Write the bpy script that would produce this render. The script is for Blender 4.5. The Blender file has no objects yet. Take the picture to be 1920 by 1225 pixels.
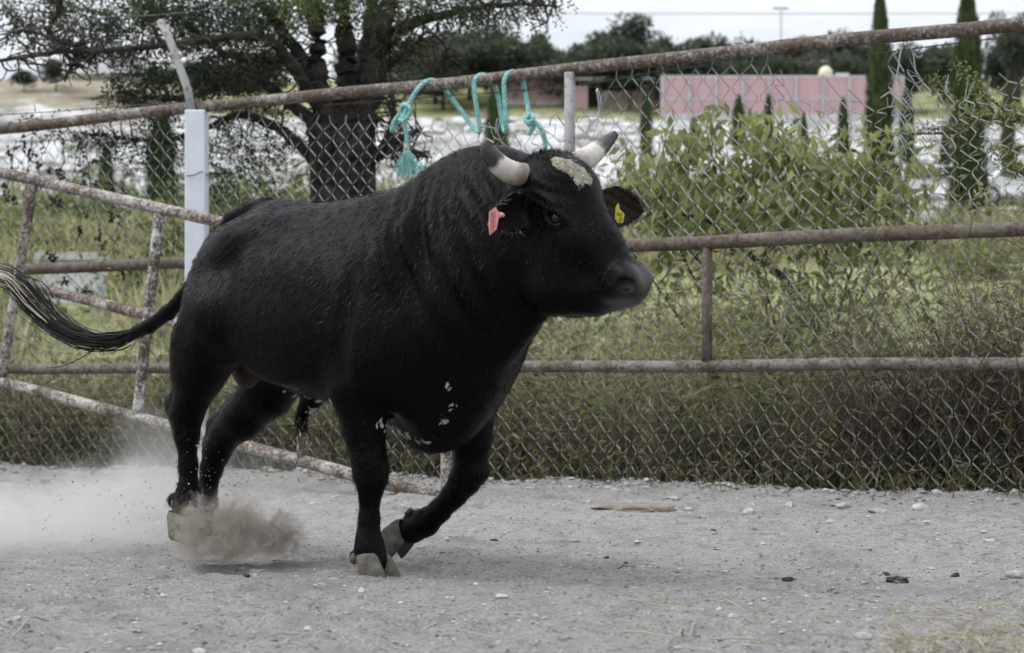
import bpy, math, random, time
import numpy as np
from mathutils import Vector, Matrix
T_START = time.time()
rng = np.random.default_rng(7); random.seed(7)
scene = bpy.context.scene
C = scene.collection

# ================================================================ camera, sky, sun, exposure
FPX, HORIZ, CAMZ = 3600.0, 715.0, 0.58          # focal length in photo pixels, eye level row, eye height (m)
cam_d = bpy.data.cameras.new('camera'); cam = bpy.data.objects.new('camera', cam_d); C.objects.link(cam)
cam.location = (0, 0, CAMZ); cam.rotation_euler = (math.radians(90), 0, 0)
cam_d.sensor_width = 36; cam_d.lens = 36 * FPX / 1920; cam_d.shift_y = (HORIZ - 612.5) / 1920
cam_d.clip_start = .1; cam_d.clip_end = 3000
cam_d.dof.use_dof = True; cam_d.dof.focus_distance = 6.35; cam_d.dof.aperture_fstop = 4.8; cam_d.dof.aperture_blades = 0
scene.camera = cam

SUN_EL, SUN_AZ = math.radians(52), math.radians(-92)     # azimuth from +Y (away from camera), negative = left
world = bpy.data.worlds.new('World'); scene.world = world; world.use_nodes = True
nt = world.node_tree; nt.nodes.clear()
out = nt.nodes.new('ShaderNodeOutputWorld'); bg = nt.nodes.new('ShaderNodeBackground')
sky = nt.nodes.new('ShaderNodeTexSky'); sky.sky_type = 'NISHITA'; sky.sun_disc = False
sky.sun_elevation = SUN_EL; sky.sun_rotation = SUN_AZ; sky.dust_density = 4.0; sky.air_density = 1.0
hs = nt.nodes.new('ShaderNodeHueSaturation'); hs.inputs['Saturation'].default_value = .42
tc = nt.nodes.new('ShaderNodeTexCoord'); mp = nt.nodes.new('ShaderNodeMapping'); mp.inputs['Scale'].default_value = (1.2, 1.2, 7)
nz = nt.nodes.new('ShaderNodeTexNoise'); nz.inputs['Scale'].default_value = 3.2; nz.inputs['Detail'].default_value = 7; nz.inputs['Roughness'].default_value = .55
cr = nt.nodes.new('ShaderNodeValToRGB')
cr.color_ramp.elements[0].position = .33; cr.color_ramp.elements[0].color = (4.3, 4.75, 5.35, 1)
cr.color_ramp.elements[1].position = .66; cr.color_ramp.elements[1].color = (6.5, 6.6, 6.75, 1)
mx = nt.nodes.new('ShaderNodeMix'); mx.data_type = 'RGBA'; mx.inputs[0].default_value = .86
nt.links.new(sky.outputs[0], hs.inputs['Color']); nt.links.new(tc.outputs['Generated'], mp.inputs[0]); nt.links.new(mp.outputs[0], nz.inputs['Vector'])
nt.links.new(nz.outputs['Fac'], cr.inputs[0]); nt.links.new(hs.outputs[0], mx.inputs[6]); nt.links.new(cr.outputs[0], mx.inputs[7])
sx_ = nt.nodes.new('ShaderNodeSeparateXYZ'); nt.links.new(tc.outputs['Generated'], sx_.inputs[0])      # overcast sky: brighter towards the zenith
el = nt.nodes.new('ShaderNodeMapRange'); el.inputs[1].default_value = 0; el.inputs[2].default_value = 1; el.inputs[3].default_value = 1.0; el.inputs[4].default_value = 2.3; nt.links.new(sx_.outputs[2], el.inputs[0])
sc_ = nt.nodes.new('ShaderNodeVectorMath'); sc_.operation = 'SCALE'; nt.links.new(mx.outputs[2], sc_.inputs[0]); nt.links.new(el.outputs[0], sc_.inputs['Scale'])
nt.links.new(sc_.outputs[0], bg.inputs['Color']); bg.inputs['Strength'].default_value = .105
nt.links.new(bg.outputs[0], out.inputs[0])
sun_d = bpy.data.lights.new('sun', 'SUN'); sun_d.energy = 1.3; sun_d.angle = math.radians(28); sun_d.color = (1, .97, .93)
sun = bpy.data.objects.new('sun', sun_d); C.objects.link(sun)
sdir = Vector((math.sin(SUN_AZ) * math.cos(SUN_EL), math.cos(SUN_AZ) * math.cos(SUN_EL), math.sin(SUN_EL)))
sun.rotation_euler = (-sdir).to_track_quat('-Z', 'Y').to_euler(); sun.location = (0, 0, 30)
vs = scene.view_settings; vs.view_transform = 'Standard'; vs.look = 'None'; vs.gamma = 1; vs.exposure = .48; vs.use_curve_mapping = False
scene.cycles.use_denoising = True; scene.cycles.max_bounces = 4; scene.cycles.diffuse_bounces = 2; scene.cycles.glossy_bounces = 2; scene.cycles.transmission_bounces = 2; scene.cycles.transparent_max_bounces = 12
scene.cycles.volume_step_rate = 2.5; scene.cycles.volume_bounces = 1

# ================================================================ helpers
def P(px, py, D):
    """a point of the photo at distance D -> metres"""
    return np.array([(px - 960) / FPX * D, D, CAMZ - (py - HORIZ) / FPX * D])
_tab = rng.random((256, 256))
def vnoise(x, y):
    x = np.asarray(x, float); y = np.asarray(y, float)
    xi = np.floor(x).astype(int); yi = np.floor(y).astype(int); fx = x - xi; fy = y - yi
    fx = fx * fx * (3 - 2 * fx); fy = fy * fy * (3 - 2 * fy)
    g = lambda a, b: _tab[a & 255, b & 255]
    return (g(xi, yi) * (1 - fx) + g(xi + 1, yi) * fx) * (1 - fy) + (g(xi, yi + 1) * (1 - fx) + g(xi + 1, yi + 1) * fx) * fy - .5
def fbm(x, y, o=4):
    s = 0; a = 1
    for i in range(o): s = s + a * vnoise(x * 2**i + 17.3 * i, y * 2**i + 5.1 * i); a *= .5
    return s
def root_loc(o):
    v = Vector((0, 0, 0))
    while o is not None: v += o.location; o = o.parent
    return np.array(v)
def mk(name, V, F, mat, parent=None, smooth=True, attrs=None, loc=None):
    """one mesh object; V in metres (world) unless loc is given, F = list of index arrays or one (n,k) array"""
    V = np.asarray(V, float)
    if loc is None: V = V - root_loc(parent) if parent is not None else V
    me = bpy.data.meshes.new(name)
    Fs = [np.asarray(F, int)] if isinstance(F, np.ndarray) else [np.asarray(f, int) for f in F]
    Fs = [f for f in Fs if len(f)]
    me.vertices.add(len(V)); me.vertices.foreach_set('co', V.astype(np.float32).ravel())
    idx = np.concatenate([f.ravel() for f in Fs]); tot = np.concatenate([np.full(len(f), f.shape[1]) for f in Fs])
    me.loops.add(len(idx)); me.loops.foreach_set('vertex_index', idx.astype(np.int32))
    me.polygons.add(len(tot)); st = np.concatenate([[0], np.cumsum(tot)[:-1]])
    me.polygons.foreach_set('loop_start', st.astype(np.int32))
    me.polygons.foreach_set('use_smooth', np.full(len(tot), bool(smooth)))
    for k, v in (attrs or {}).items():
        v = np.asarray(v, np.float32)
        if v.ndim == 1:
            a = me.attributes.new(k, 'FLOAT', 'POINT'); a.data.foreach_set('value', v)
        else:
            a = me.attributes.new(k, 'FLOAT_COLOR', 'POINT'); a.data.foreach_set('color', np.c_[v, np.ones(len(v))].astype(np.float32).ravel())
    me.update(calc_edges=True)
    if mat is not None: me.materials.append(mat)
    o = bpy.data.objects.new(name, me); C.objects.link(o)
    if parent is not None: o.parent = parent
    if loc is not None: o.location = loc
    return o
def tag(o, label=None, cat=None, group=None, kind=None):
    if label: o['label'] = label
    if cat: o['category'] = cat
    if group: o['group'] = group
    if kind: o['kind'] = kind
    return o
def thing(name, label, cat, loc=(0, 0, 0), group=None):
    o = bpy.data.objects.new(name, None); C.objects.link(o); o.location = loc; o.empty_display_size = .2
    return tag(o, label, cat, group)
class MB:
    """collects pieces that make up ONE part"""
    def __init__(s): s.V = []; s.Q = []; s.T = []; s.A = []; s.n = 0
    def add(s, V, Q=None, T=None, a=0.0):
        V = np.asarray(V, float)
        if Q is not None and len(Q): s.Q.append(np.asarray(Q) + s.n)
        if T is not None and len(T): s.T.append(np.asarray(T) + s.n)
        s.V.append(V); s.A.append(np.broadcast_to(np.asarray(a, float), (len(V),))); s.n += len(V); return s
    def box(s, c, d, rz=0, a=0.0):
        c = np.array(c, float); h = np.array(d, float) / 2
        v = np.array([(i, j, k) for i in (-1, 1) for j in (-1, 1) for k in (-1, 1)]) * h
        cs_, sn = math.cos(rz), math.sin(rz); v = np.c_[v[:, 0] * cs_ - v[:, 1] * sn, v[:, 0] * sn + v[:, 1] * cs_, v[:, 2]] + c
        return s.add(v, [(0, 1, 3, 2), (4, 6, 7, 5), (0, 4, 5, 1), (2, 3, 7, 6), (0, 2, 6, 4), (1, 5, 7, 3)], a=a)
    def tube(s, pts, r, n=6, cap=True, a=0.0, flat=1.0):
        pts = np.asarray(pts, float); m = len(pts); r = np.broadcast_to(np.asarray(r, float), (m,))
        t = np.gradient(pts, axis=0); t /= np.linalg.norm(t, axis=1)[:, None] + 1e-12
        up = np.array([0, 0, 1.0]) if abs(t[0][2]) < .9 else np.array([1.0, 0, 0])
        e1 = np.cross(t, up); e1 /= np.linalg.norm(e1, axis=1)[:, None] + 1e-12; e2 = np.cross(t, e1)
        an = np.arange(n) / n * 2 * math.pi
        V = pts[:, None] + r[:, None, None] * (np.cos(an)[None, :, None] * e1[:, None] + flat * np.sin(an)[None, :, None] * e2[:, None])
        i = np.arange(m - 1)[:, None] * n; j = np.arange(n)[None]; k = (j + 1) % n
        Q = np.stack([i + j, i + k, i + n + k, i + n + j], -1).reshape(-1, 4)
        V = V.reshape(-1, 3); T = None
        if cap:
            V = np.vstack([V, pts[0], pts[-1]]); b = m * n; jj = np.arange(n); kk = (jj + 1) % n
            T = np.vstack([np.c_[kk, jj, np.full(n, b)], np.c_[jj + (m - 1) * n, kk + (m - 1) * n, np.full(n, b + 1)]])
        aa = np.asarray(a, float)
        if aa.ndim: aa = np.r_[np.repeat(aa, n), aa[[0, -1]]] if cap else np.repeat(aa, n)
        return s.add(V, Q, T, aa)
    def leaves(s, c, d, l, w, a=0.0, bend=0.0):
        """rhombic leaves: roots c, directions d (n,3), lengths l, widths w"""
        c = np.asarray(c, float); N = len(c); d = np.asarray(d, float); d = d / (np.linalg.norm(d, axis=1)[:, None] + 1e-9)
        l = np.broadcast_to(np.asarray(l, float), (N,))[:, None]; w = np.broadcast_to(np.asarray(w, float), (N,))[:, None]
        sd = np.cross(d, rng.normal(size=(N, 3))); sd /= np.linalg.norm(sd, axis=1)[:, None] + 1e-9
        nn = np.cross(d, sd)
        V = np.stack([c, c + .45 * l * d + .5 * w * sd + bend * l * nn, c + l * d, c + .45 * l * d - .5 * w * sd + bend * l * nn], 1).reshape(-1, 3)
        b = np.arange(N) * 4
        aa = np.repeat(np.broadcast_to(np.asarray(a, float), (N,)), 4)
        return s.add(V, np.c_[b, b + 1, b + 2, b + 3], a=aa)
    def build(s, name, mat, parent=None, smooth=True, loc=None):
        F = []
        if s.Q: F.append(np.concatenate(s.Q))
        if s.T: F.append(np.concatenate(s.T))
        return mk(name, np.concatenate(s.V), F, mat, parent, smooth, {'tint': np.concatenate(s.A)}, loc)
def spline(pts, n=8):
    """Catmull-Rom through pts"""
    p = np.asarray(pts, float); p = np.vstack([2 * p[0] - p[1], p, 2 * p[-1] - p[-2]]); o = []
    for i in range(1, len(p) - 2):
        t = np.linspace(0, 1, n, endpoint=False)[:, None]; a, b, c, d = p[i - 1], p[i], p[i + 1], p[i + 2]
        o.append(.5 * (2 * b + (c - a) * t + (2 * a - 5 * b + 4 * c - d) * t**2 + (3 * b - a - 3 * c + d) * t**3))
    return np.vstack(o + [p[-2][None]])
_ico = None
def ico():
    g = (1 + 5 ** .5) / 2
    v = np.array([(-1, g, 0), (1, g, 0), (-1, -g, 0), (1, -g, 0), (0, -1, g), (0, 1, g), (0, -1, -g), (0, 1, -g), (g, 0, -1), (g, 0, 1), (-g, 0, -1), (-g, 0, 1)], float)
    f = [(0, 11, 5), (0, 5, 1), (0, 1, 7), (0, 7, 10), (0, 10, 11), (1, 5, 9), (5, 11, 4), (11, 10, 2), (10, 7, 6), (7, 1, 8), (3, 9, 4), (3, 4, 2), (3, 2, 6), (3, 6, 8), (3, 8, 9), (4, 9, 5), (2, 4, 11), (6, 2, 10), (8, 6, 7), (9, 8, 1)]
    return v / np.linalg.norm(v[0]), np.array(f)
ICOV, ICOF = ico()
def ico2(n=1):
    v = [tuple(x) for x in ICOV]; f = [tuple(x) for x in ICOF]
    for _ in range(n):
        mid = {}; nf = []
        def m(a, b):
            k = (min(a, b), max(a, b))
            if k not in mid:
                q = (np.array(v[a]) + np.array(v[b])); q /= np.linalg.norm(q); v.append(tuple(q)); mid[k] = len(v) - 1
            return mid[k]
        for a, b, c in f:
            x, y, z = m(a, b), m(b, c), m(c, a); nf += [(a, x, z), (b, y, x), (c, z, y), (x, y, z)]
        f = nf
    return np.array(v), np.array(f)
ICO1 = ico2(1); ICO2 = ico2(2)
def unit(n): 
    v = rng.normal(size=(n, 3)); return v / np.linalg.norm(v, axis=1)[:, None]

# ================================================================ materials
class NT:
    def __init__(s, name):
        s.m = bpy.data.materials.new(name); s.m.use_nodes = True; s.t = s.m.node_tree; s.t.nodes.clear()
        s.o = s.n('ShaderNodeOutputMaterial')
    def n(s, k, **kw):
        x = s.t.nodes.new(k)
        for a, b in kw.items(): setattr(x, a, b)
        return x
    def l(s, a, b): s.t.links.new(a, b)
    def bsdf(s, rough=.8, **inp):
        b = s.n('ShaderNodeBsdfPrincipled'); b.inputs['Roughness'].default_value = rough
        for k, v in inp.items(): b.inputs[k.replace('_', ' ')].default_value = v
        s.l(b.outputs[0], s.o.inputs['Surface']); s.b = b; return b
    def pos(s, scale=(1, 1, 1)):
        g = s.n('ShaderNodeNewGeometry'); m = s.n('ShaderNodeMapping'); m.inputs['Scale'].default_value = scale; s.l(g.outputs['Position'], m.inputs[0]); return m.outputs[0]
    def objc(s, scale=(1, 1, 1)):
        g = s.n('ShaderNodeTexCoord'); m = s.n('ShaderNodeMapping'); m.inputs['Scale'].default_value = scale; s.l(g.outputs['Object'], m.inputs[0]); return m.outputs[0]
    def noise(s, vec, scale, detail=4, rough=.55, dist=0):
        x = s.n('ShaderNodeTexNoise'); x.inputs['Scale'].default_value = scale; x.inputs['Detail'].default_value = detail; x.inputs['Roughness'].default_value = rough
        x.inputs['Distortion'].default_value = dist
        s.l(vec, x.inputs['Vector']); return x.outputs['Fac']
    def ramp(s, fac, stops):
        x = s.n('ShaderNodeValToRGB'); e = x.color_ramp.elements
        while len(e) < len(stops): e.new(.5)
        for q, (p, c) in zip(e, stops): q.position = p; q.color = (*c, 1) if len(c) == 3 else c
        s.l(fac, x.inputs[0]); return x.outputs[0]
    def mapr(s, v, a, b, c=0, d=1):
        x = s.n('ShaderNodeMapRange'); s.l(v, x.inputs[0])
        for i, q in enumerate((a, b, c, d)): x.inputs[1 + i].default_value = q
        return x.outputs[0]
    def mix(s, f, a, b, mode='MIX'):
        x = s.n('ShaderNodeMix', data_type='RGBA', blend_type=mode)
        for sock, v in ((x.inputs[0], f), (x.inputs[6], a), (x.inputs[7], b)):
            if hasattr(v, 'is_output'): s.l(v, sock)
            elif isinstance(v, (int, float)): sock.default_value = v
            else: sock.default_value = (*v, 1)
        return x.outputs[2]
    def math(s, op, a, b=0.0, clamp=False):
        x = s.n('ShaderNodeMath', operation=op); x.use_clamp = clamp
        for sock, v in zip(x.inputs, (a, b)):
            if hasattr(v, 'is_output'): s.l(v, sock)
            else: sock.default_value = v
        return x.outputs[0]
    def attr(s, name):
        x = s.n('ShaderNodeAttribute', attribute_name=name); return x
    def bump(s, h, dist=.01, strength=1.0):
        x = s.n('ShaderNodeBump'); x.inputs['Strength'].default_value = strength; x.inputs['Distance'].default_value = dist; s.l(h, x.inputs['Height']); s.l(x.outputs[0], s.b.inputs['Normal'])
    def col(s, c): 
        if hasattr(c, 'is_output'): s.l(c, s.b.inputs['Base Color'])
        else: s.b.inputs['Base Color'].default_value = (*c, 1)
def simple(name, c1, c2, rough=.8, scale=8, bump=.0, bscale=60, metal=0, spec=.5):
    t = NT(name); t.bsdf(rough); t.b.inputs['Metallic'].default_value = metal; t.b.inputs['Specular IOR Level'].default_value = spec
    v = t.objc(); t.col(t.ramp(t.noise(v, scale, 5), [(.32, c1), (.68, c2)]))
    if bump: t.bump(t.noise(v, bscale, 4), bump)
    return t.m
def leafmat(name, c0, c1, c2, trans=.35, rough=.55):
    t = NT(name); t.bsdf(rough); t.b.inputs['Specular IOR Level'].default_value = .3
    c = t.ramp(t.attr('tint').outputs['Fac'], [(0, c0), (.5, c1), (1, c2)]); t.col(c)
    tr = t.n('ShaderNodeBsdfTranslucent'); t.l(c, tr.inputs[0]); mx = t.n('ShaderNodeMixShader'); mx.inputs[0].default_value = trans
    t.l(t.b.outputs[0], mx.inputs[1]); t.l(tr.outputs[0], mx.inputs[2]); t.l(mx.outputs[0], t.o.inputs['Surface']); return t.m
def rustmat(name, paint, amount, seed=0.0):
    """painted steel pipe, rust showing through"""
    t = NT(name); t.bsdf(.75); v = t.pos(); 
    mpn = t.n('ShaderNodeVectorMath', operation='ADD'); mpn.inputs[1].default_value = (seed, seed * 2, seed * 3); t.l(v, mpn.inputs[0]); v = mpn.outputs[0]
    big = t.noise(v, 3.2, 6, .65); fine = t.noise(v, 55, 5, .7); mid = t.noise(v, 14, 4, .6)
    f = t.math('ADD', t.math('MULTIPLY', big, .42), t.math('ADD', t.math('MULTIPLY', fine, .55), t.math('MULTIPLY', mid, .28)))
    m = t.mapr(f, amount, amount + .12)
    rust = t.ramp(t.noise(v, 30, 5, .7), [(.3, (.028, .019, .013)), (.5, (.072, .047, .033)), (.72, (.15, .112, .084))])
    pt = t.mix(t.noise(v, 9, 4), paint, tuple(q * .72 for q in paint))
    t.col(t.mix(m, rust, pt)); t.bump(t.math('ADD', t.math('MULTIPLY', m, .7), t.math('MULTIPLY', fine, .6)), .0018)
    return t.m
M = {}
M['bark'] = simple('bark', (.010, .008, .007), (.058, .049, .041), .95, 9, .05, 22)
M['twig'] = simple('twig', (.03, .024, .018), (.07, .058, .045), .95, 20)
M['wire'] = simple('galvanised_wire', (.20, .205, .205), (.42, .43, .435), .45, 14, 0, metal=.2)
M['barb'] = simple('barbed_wire', (.05, .045, .042), (.12, .11, .105), .6, 20, metal=.4)
M['rail_top'] = rustmat('rusty_rail_top', (.34, .325, .305), .615, 1.0)
M['rail_mid'] = rustmat('rusty_rail_brown', (.175, .148, .13), .57, 4.0)
M['rail_low'] = rustmat('rusty_rail_lower', (.23, .21, .195), .56, 9.0)
M['gate'] = rustmat('flaking_gate_paint', (.46, .44, .41), .585, 14.0)
M['gate_w'] = rustmat('white_flaking_paint', (.66, .66, .66), .60, 21.0)
M['stub'] = rustmat('grey_stub_paint', (.36, .36, .36), .50, 31.0)
M['white_post'] = rustmat('white_post_paint', (.72, .755, .82), .345, 41.0)
M['juniper'] = leafmat('juniper_leaf', (.010, .014, .010), (.030, .042, .020), (.13, .165, .05), .25)
M['weed'] = leafmat('weed_leaf', (.10, .095, .055), (.26, .245, .12), (.52, .485, .28), .45)
M['straw'] = leafmat('straw', (.20, .175, .12), (.37, .335, .245), (.54, .51, .40), .25)
M['shrub'] = leafmat('shrub_leaf', (.07, .092, .037), (.22, .255, .09), (.45, .43, .18), .5)
M['cypress'] = leafmat('cypress_leaf', (.022, .032, .012), (.05, .075, .024), (.10, .13, .045), .25)
M['fartree'] = leafmat('far_tree_leaf', (.035, .045, .034), (.07, .088, .055), (.14, .155, .09), .25)
M['scrub'] = leafmat('scrub_leaf', (.05, .06, .026), (.13, .155, .055), (.30, .31, .13), .38)
M['brush'] = leafmat('dry_brush', (.03, .024, .018), (.08, .065, .05), (.17, .145, .11), .1)
M['deadleaf'] = leafmat('dead_leaf', (.012, .010, .008), (.03, .022, .016), (.06, .04, .025), .1)

# ================================================================ ground: one sheet, yard in front, hillside behind
TY = np.array([-50, 13.2, 16, 20, 30, 45, 60, 80, 110, 150, 190, 220, 260, 320, 420, 900.])
TZ = np.array([0, 0, .08, .4, 1.7, 3.4, 5.3, 7.8, 11.3, 19.5, 26.6, 31, 40.5, 51, 56, 60.])
FENCE_A = math.atan(.573); fd = np.array([math.cos(FENCE_A), -math.sin(FENCE_A)]); fn = np.array([-math.sin(FENCE_A), -math.cos(FENCE_A)])
F0 = np.array([0, 10.72])
def s_at(px): k = (px - 960) / FPX; return k * F0[1] / (fd[0] - k * fd[1])
def fpt(s, z, off=0.0):
    """point on the fence line: s metres along it, height z, off metres towards the camera"""
    s = np.asarray(s, float); q = F0 + s[..., None] * fd + np.asarray(off)[..., None] * fn
    return np.concatenate([q, np.broadcast_to(np.asarray(z, float), s.shape)[..., None]], -1)
PRINTS = [(rng.uniform(-.3, .3) * yy, yy, rng.uniform(.045, .085), rng.uniform(.012, .028)) for yy in rng.uniform(4.0, 9.8, 75)]
def terrain(x, y):
    x = np.asarray(x, float); y = np.asarray(y, float)
    z = np.interp(y, TY, TZ)
    far = np.clip((y - 14) / 30, 0, 1)
    lefthill = np.clip((-x / np.maximum(y, 1) - .12) / .12, 0, 1) * np.clip((y - 60) / 60, 0, 1)
    z = z + lefthill * (y - 60) * .012 * np.clip((330 - y) / 200, 0, 1)
    z = z + far * (fbm(x * .03, y * .03, 4) * 1.6 + fbm(x * .3, y * .3, 3) * .25)
    near = np.clip((15 - y) / 2, 0, 1)
    d = (F0[0] - x) * fn[0] + (F0[1] - y) * fn[1]            # behind the fence > 0
    bank = np.exp(-((d + .10) / .16) ** 2) * .035
    yard = fbm(x * .7, y * .7, 3) * .03 + fbm(x * 4 + 3, y * 4, 3) * .016 + np.clip(fbm(x * 11, y * 11 + 9, 3) - .02, 0, 1) * .026 + fbm(x * 26, y * 26, 3) * .0075
    hp = np.zeros(np.shape(x)); mk_ = (y > 3.7) & (y < 10.2) & (np.abs(x) < .36 * y)
    if mk_.any():
        xm, ym = x[mk_], y[mk_]; h_ = 0 * xm
        for (hx, hy, hr, hd) in PRINTS:
            j = np.nonzero((np.abs(xm - hx) < .25) & (np.abs(ym - hy) < .3))[0]
            if len(j) == 0: continue
            q = np.hypot((xm[j] - hx) / hr, (ym[j] - hy) / hr / 1.3); h_[j] += hd * (.45 * np.exp(-((q - 1.35) / .35) ** 2) - np.exp(-q ** 3))
        hp[mk_] = h_
    yard = yard + hp
    return z + near * (yard + bank * (1 + fbm(x * 3, y * 3, 2)))
def axis(core0, core1, step, far0, far1, g):
    a = list(np.arange(core0, core1 + 1e-6, step)); d = step
    while a[-1] < far1: d *= g; a.append(a[-1] + d)
    d = step; b = []; q = core0
    while q > far0: d *= g; q -= d; b.append(q)
    return np.array(b[::-1] + a)
gx = axis(-3.4, 3.0, .026, -420, 420, 1.055); gy = axis(3.6, 12.0, .024, -40, 900, 1.035)
GX, GY = np.meshgrid(gx, gy, indexing='ij'); GZ = terrain(GX, GY)
ny = len(gy); ii = (np.arange(len(gx) - 1)[:, None] * ny + np.arange(ny - 1)[None]).ravel()
t = NT('ground'); t.bsdf(.95); t.b.inputs['Specular IOR Level'].default_value = .15
v = t.pos()
patch = t.noise(v, .9, 5, .6); grit = t.noise(v, 105, 7, .78); mid = t.noise(v, 9, 5, .65); peb = t.n('ShaderNodeTexVoronoi'); peb.inputs['Scale'].default_value = 95; t.l(v, peb.inputs['Vector'])
dirt = t.ramp(grit, [(.30, (.075, .069, .064)), (.40, (.31, .298, .288)), (.54, (.49, .477, .466)), (.70, (.69, .677, .666))])
dirt = t.mix(t.mapr(mid, .45, .72), dirt, (.29, .27, .255), 'MIX')
dirt = t.mix(t.mapr(t.noise(v, 38, 5, .75), .56, .64, 0, .8), dirt, (.12, .11, .102))
dirt = t.mix(t.mapr(patch, .35, .70, 0, .35), dirt, (.47, .46, .45))
dirt = t.mix(t.mapr(t.noise(v, 26, 4, .7), .60, .70, 0, .85), dirt, (.075, .067, .06))
dirt = t.mix(t.mapr(t.noise(v, 2.3, 3, .6), .55, .72, 0, .65), dirt, (.235, .205, .18))
h = t.noise(t.pos((.2, .05, .2)), 1.0, 6, .62); h2 = t.noise(v, .9, 5, .6)
stone = t.ramp(t.noise(t.pos((.42, .05, .3)), 1.0, 7, .66), [(.34, (.17, .16, .145)), (.47, (.36, .355, .35)), (.56, (.52, .52, .525)), (.68, (.62, .622, .63))])
tan = t.ramp(h2, [(.3, (.17, .15, .10)), (.6, (.30, .265, .20)), (.8, (.44, .42, .38))])
green = t.ramp(h2, [(.3, (.13, .145, .06)), (.5, (.26, .275, .125)), (.7, (.43, .41, .25))])
sep = t.n('ShaderNodeSeparateColor'); t.l(t.attr('zone').outputs['Color'], sep.inputs[0])
nzz = t.math('MULTIPLY', t.math('SUBTRACT', h, .5), 1.8)
wt = t.math('ADD', sep.outputs[1], nzz, True); wg = t.math('ADD', sep.outputs[2], t.math('MULTIPLY', nzz, .8), True)
hill = t.mix(t.mapr(wt, .4, .6), stone, tan); hill = t.mix(t.mapr(wg, .4, .6), hill, green)
t.col(t.mix(sep.outputs[0], hill, dirt))
hb = t.math('ADD', t.math('MULTIPLY', grit, 1.0), t.math('MULTIPLY', t.math('SUBTRACT', 1.0, peb.outputs['Distance']), .35))
t.bump(hb, .020, 1.0)
zone = np.zeros(GX.shape + (3,))
zone[..., 0] = np.clip((14 - GY) / 1.5, 0, 1)
pyv = HORIZ - FPX * (GZ - CAMZ) / np.maximum(GY, 1); pxv = 960 + FPX * GX / np.maximum(GY, 1)
left = np.clip((500 - pxv) / 250, 0, 1)
tanw = np.interp(GY, [14, 60, 100, 150, 190, 230, 300], [.5, .45, .15, .2, .45, .85, .95])
tanw_l = np.interp(GY, [14, 60, 90, 130, 170, 210, 300], [.5, .5, .12, .18, .62, .60, .9])
zone[..., 1] = tanw * (1 - left) + tanw_l * left
zone[..., 2] = np.interp(GY, [13, 30, 48, 65, 80, 195, 215, 240], [1, .9, .6, .35, .08, .12, .55, .75]) * (1 - left) + np.interp(GY, [13, 60, 85, 100, 200, 300], [1, .9, .6, .0, .12, .2]) * left
ground = mk('ground', np.stack([GX, GY, GZ], -1).reshape(-1, 3), np.c_[ii, ii + ny, ii + ny + 1, ii + 1], t.m, attrs={'zone': zone.reshape(-1, 3)})
tag(ground, 'grey dusty gravel yard with pale hillside behind', 'ground', kind='structure')
def gz(x, y): return float(terrain(np.array([x]), np.array([y]))[0])

# ================================================================ far background
def on_hill(px, D): 
    x = (px - 960) / FPX * D; return np.array([x, D, gz(x, D)])
def at_row(px, py):
    """hillside point seen at this row"""
    Ds = np.linspace(22, 330, 1500); xs = (px - 960) / FPX * Ds
    rows = HORIZ - FPX * (terrain(xs, Ds) - CAMZ) / Ds
    i = np.argmax(rows <= py) if (rows <= py).any() else len(Ds) - 1
    return np.array([xs[i], Ds[i], terrain(xs[i:i + 1], Ds[i:i + 1])[0]])

M['brick'] = None
t = NT('pink_brick'); t.bsdf(.9); v = t.objc((1, 1, 1)); b = t.n('ShaderNodeTexBrick'); t.l(v, b.inputs['Vector'])
b.inputs['Scale'].default_value = 3.0; b.inputs['Color1'].default_value = (.46, .28, .29, 1); b.inputs['Color2'].default_value = (.50, .32, .33, 1); b.inputs['Mortar'].default_value = (.42, .33, .33, 1)
t.col(t.mix(t.noise(v, .5, 3), b.outputs['Color'], (.50, .345, .36))); M['brick'] = t.m
M['concrete'] = simple('pale_concrete', (.42, .42, .41), (.60, .59, .58), .9, 2)
M['whitewash'] = simple('whitewash', (.55, .57, .60), (.74, .75, .77), .9, 1)
M['tin'] = simple('tin_roof', (.38, .40, .44), (.56, .58, .62), .5, 2, metal=.2)
M['darkwood'] = simple('dark_wood', (.05, .04, .035), (.12, .10, .085), .9, 3)
M['bone'] = simple('cream_plastic', (.62, .60, .42), (.70, .68, .50), .5, 3)
M['pinkcrete'] = simple('pinkish_concrete', (.40, .37, .37), (.50, .46, .46), .9, 2)
# brick wall with concrete pilasters
def brick_wall(px0, px1, bay, row_foot, row_top, label):
    a, b = at_row(px0, row_foot), at_row(px1, row_foot); D = (a[1] + b[1]) / 2
    x0, x1 = (px0 - 960) / FPX * D, (px1 - 960) / FPX * D; z0 = CAMZ + (HORIZ - row_foot) / FPX * D - .6; z1 = CAMZ + (HORIZ - row_top) / FPX * D
    n = max(1, round((px1 - px0) / bay)); w = (x1 - x0) / n; r = thing('brick_wall', label, 'wall', (x0, D, z0))
    zm = (z0 + z1) / 2 + .3; zf = z0 + 1.15
    for i in range(n):
        for (za, zb) in ((zf, zm - .10), (zm + .10, z1)):
            MB().box((x0 + w * (i + .5), D, (za + zb) / 2), (w - .36, .25, zb - za)).build('brick_panel', M['brick'], r, False)
        MB().box((x0 + w * (i + .5), D - .02, zm), (w - .36, .3, .2)).build('tie_beam', M['pinkcrete'], r, False)
        MB().box((x0 + w * (i + .5), D - .05, (z0 + zf) / 2), (w - .36, .45, zf - z0)).build('footing', M['concrete'], r, False)
        MB().box((x0 + w * (i + .5), D - .02, z1 + .09), (w - .36, .3, .18)).build('coping', M['concrete'], r, False)
    for i in range(n + 1): MB().box((x0 + w * i, D - .04, (z0 + z1 + .2) / 2), (.28, .5, z1 + .2 - z0)).build('pilaster', M['pinkcrete'], r, False)
    return r, D
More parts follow.
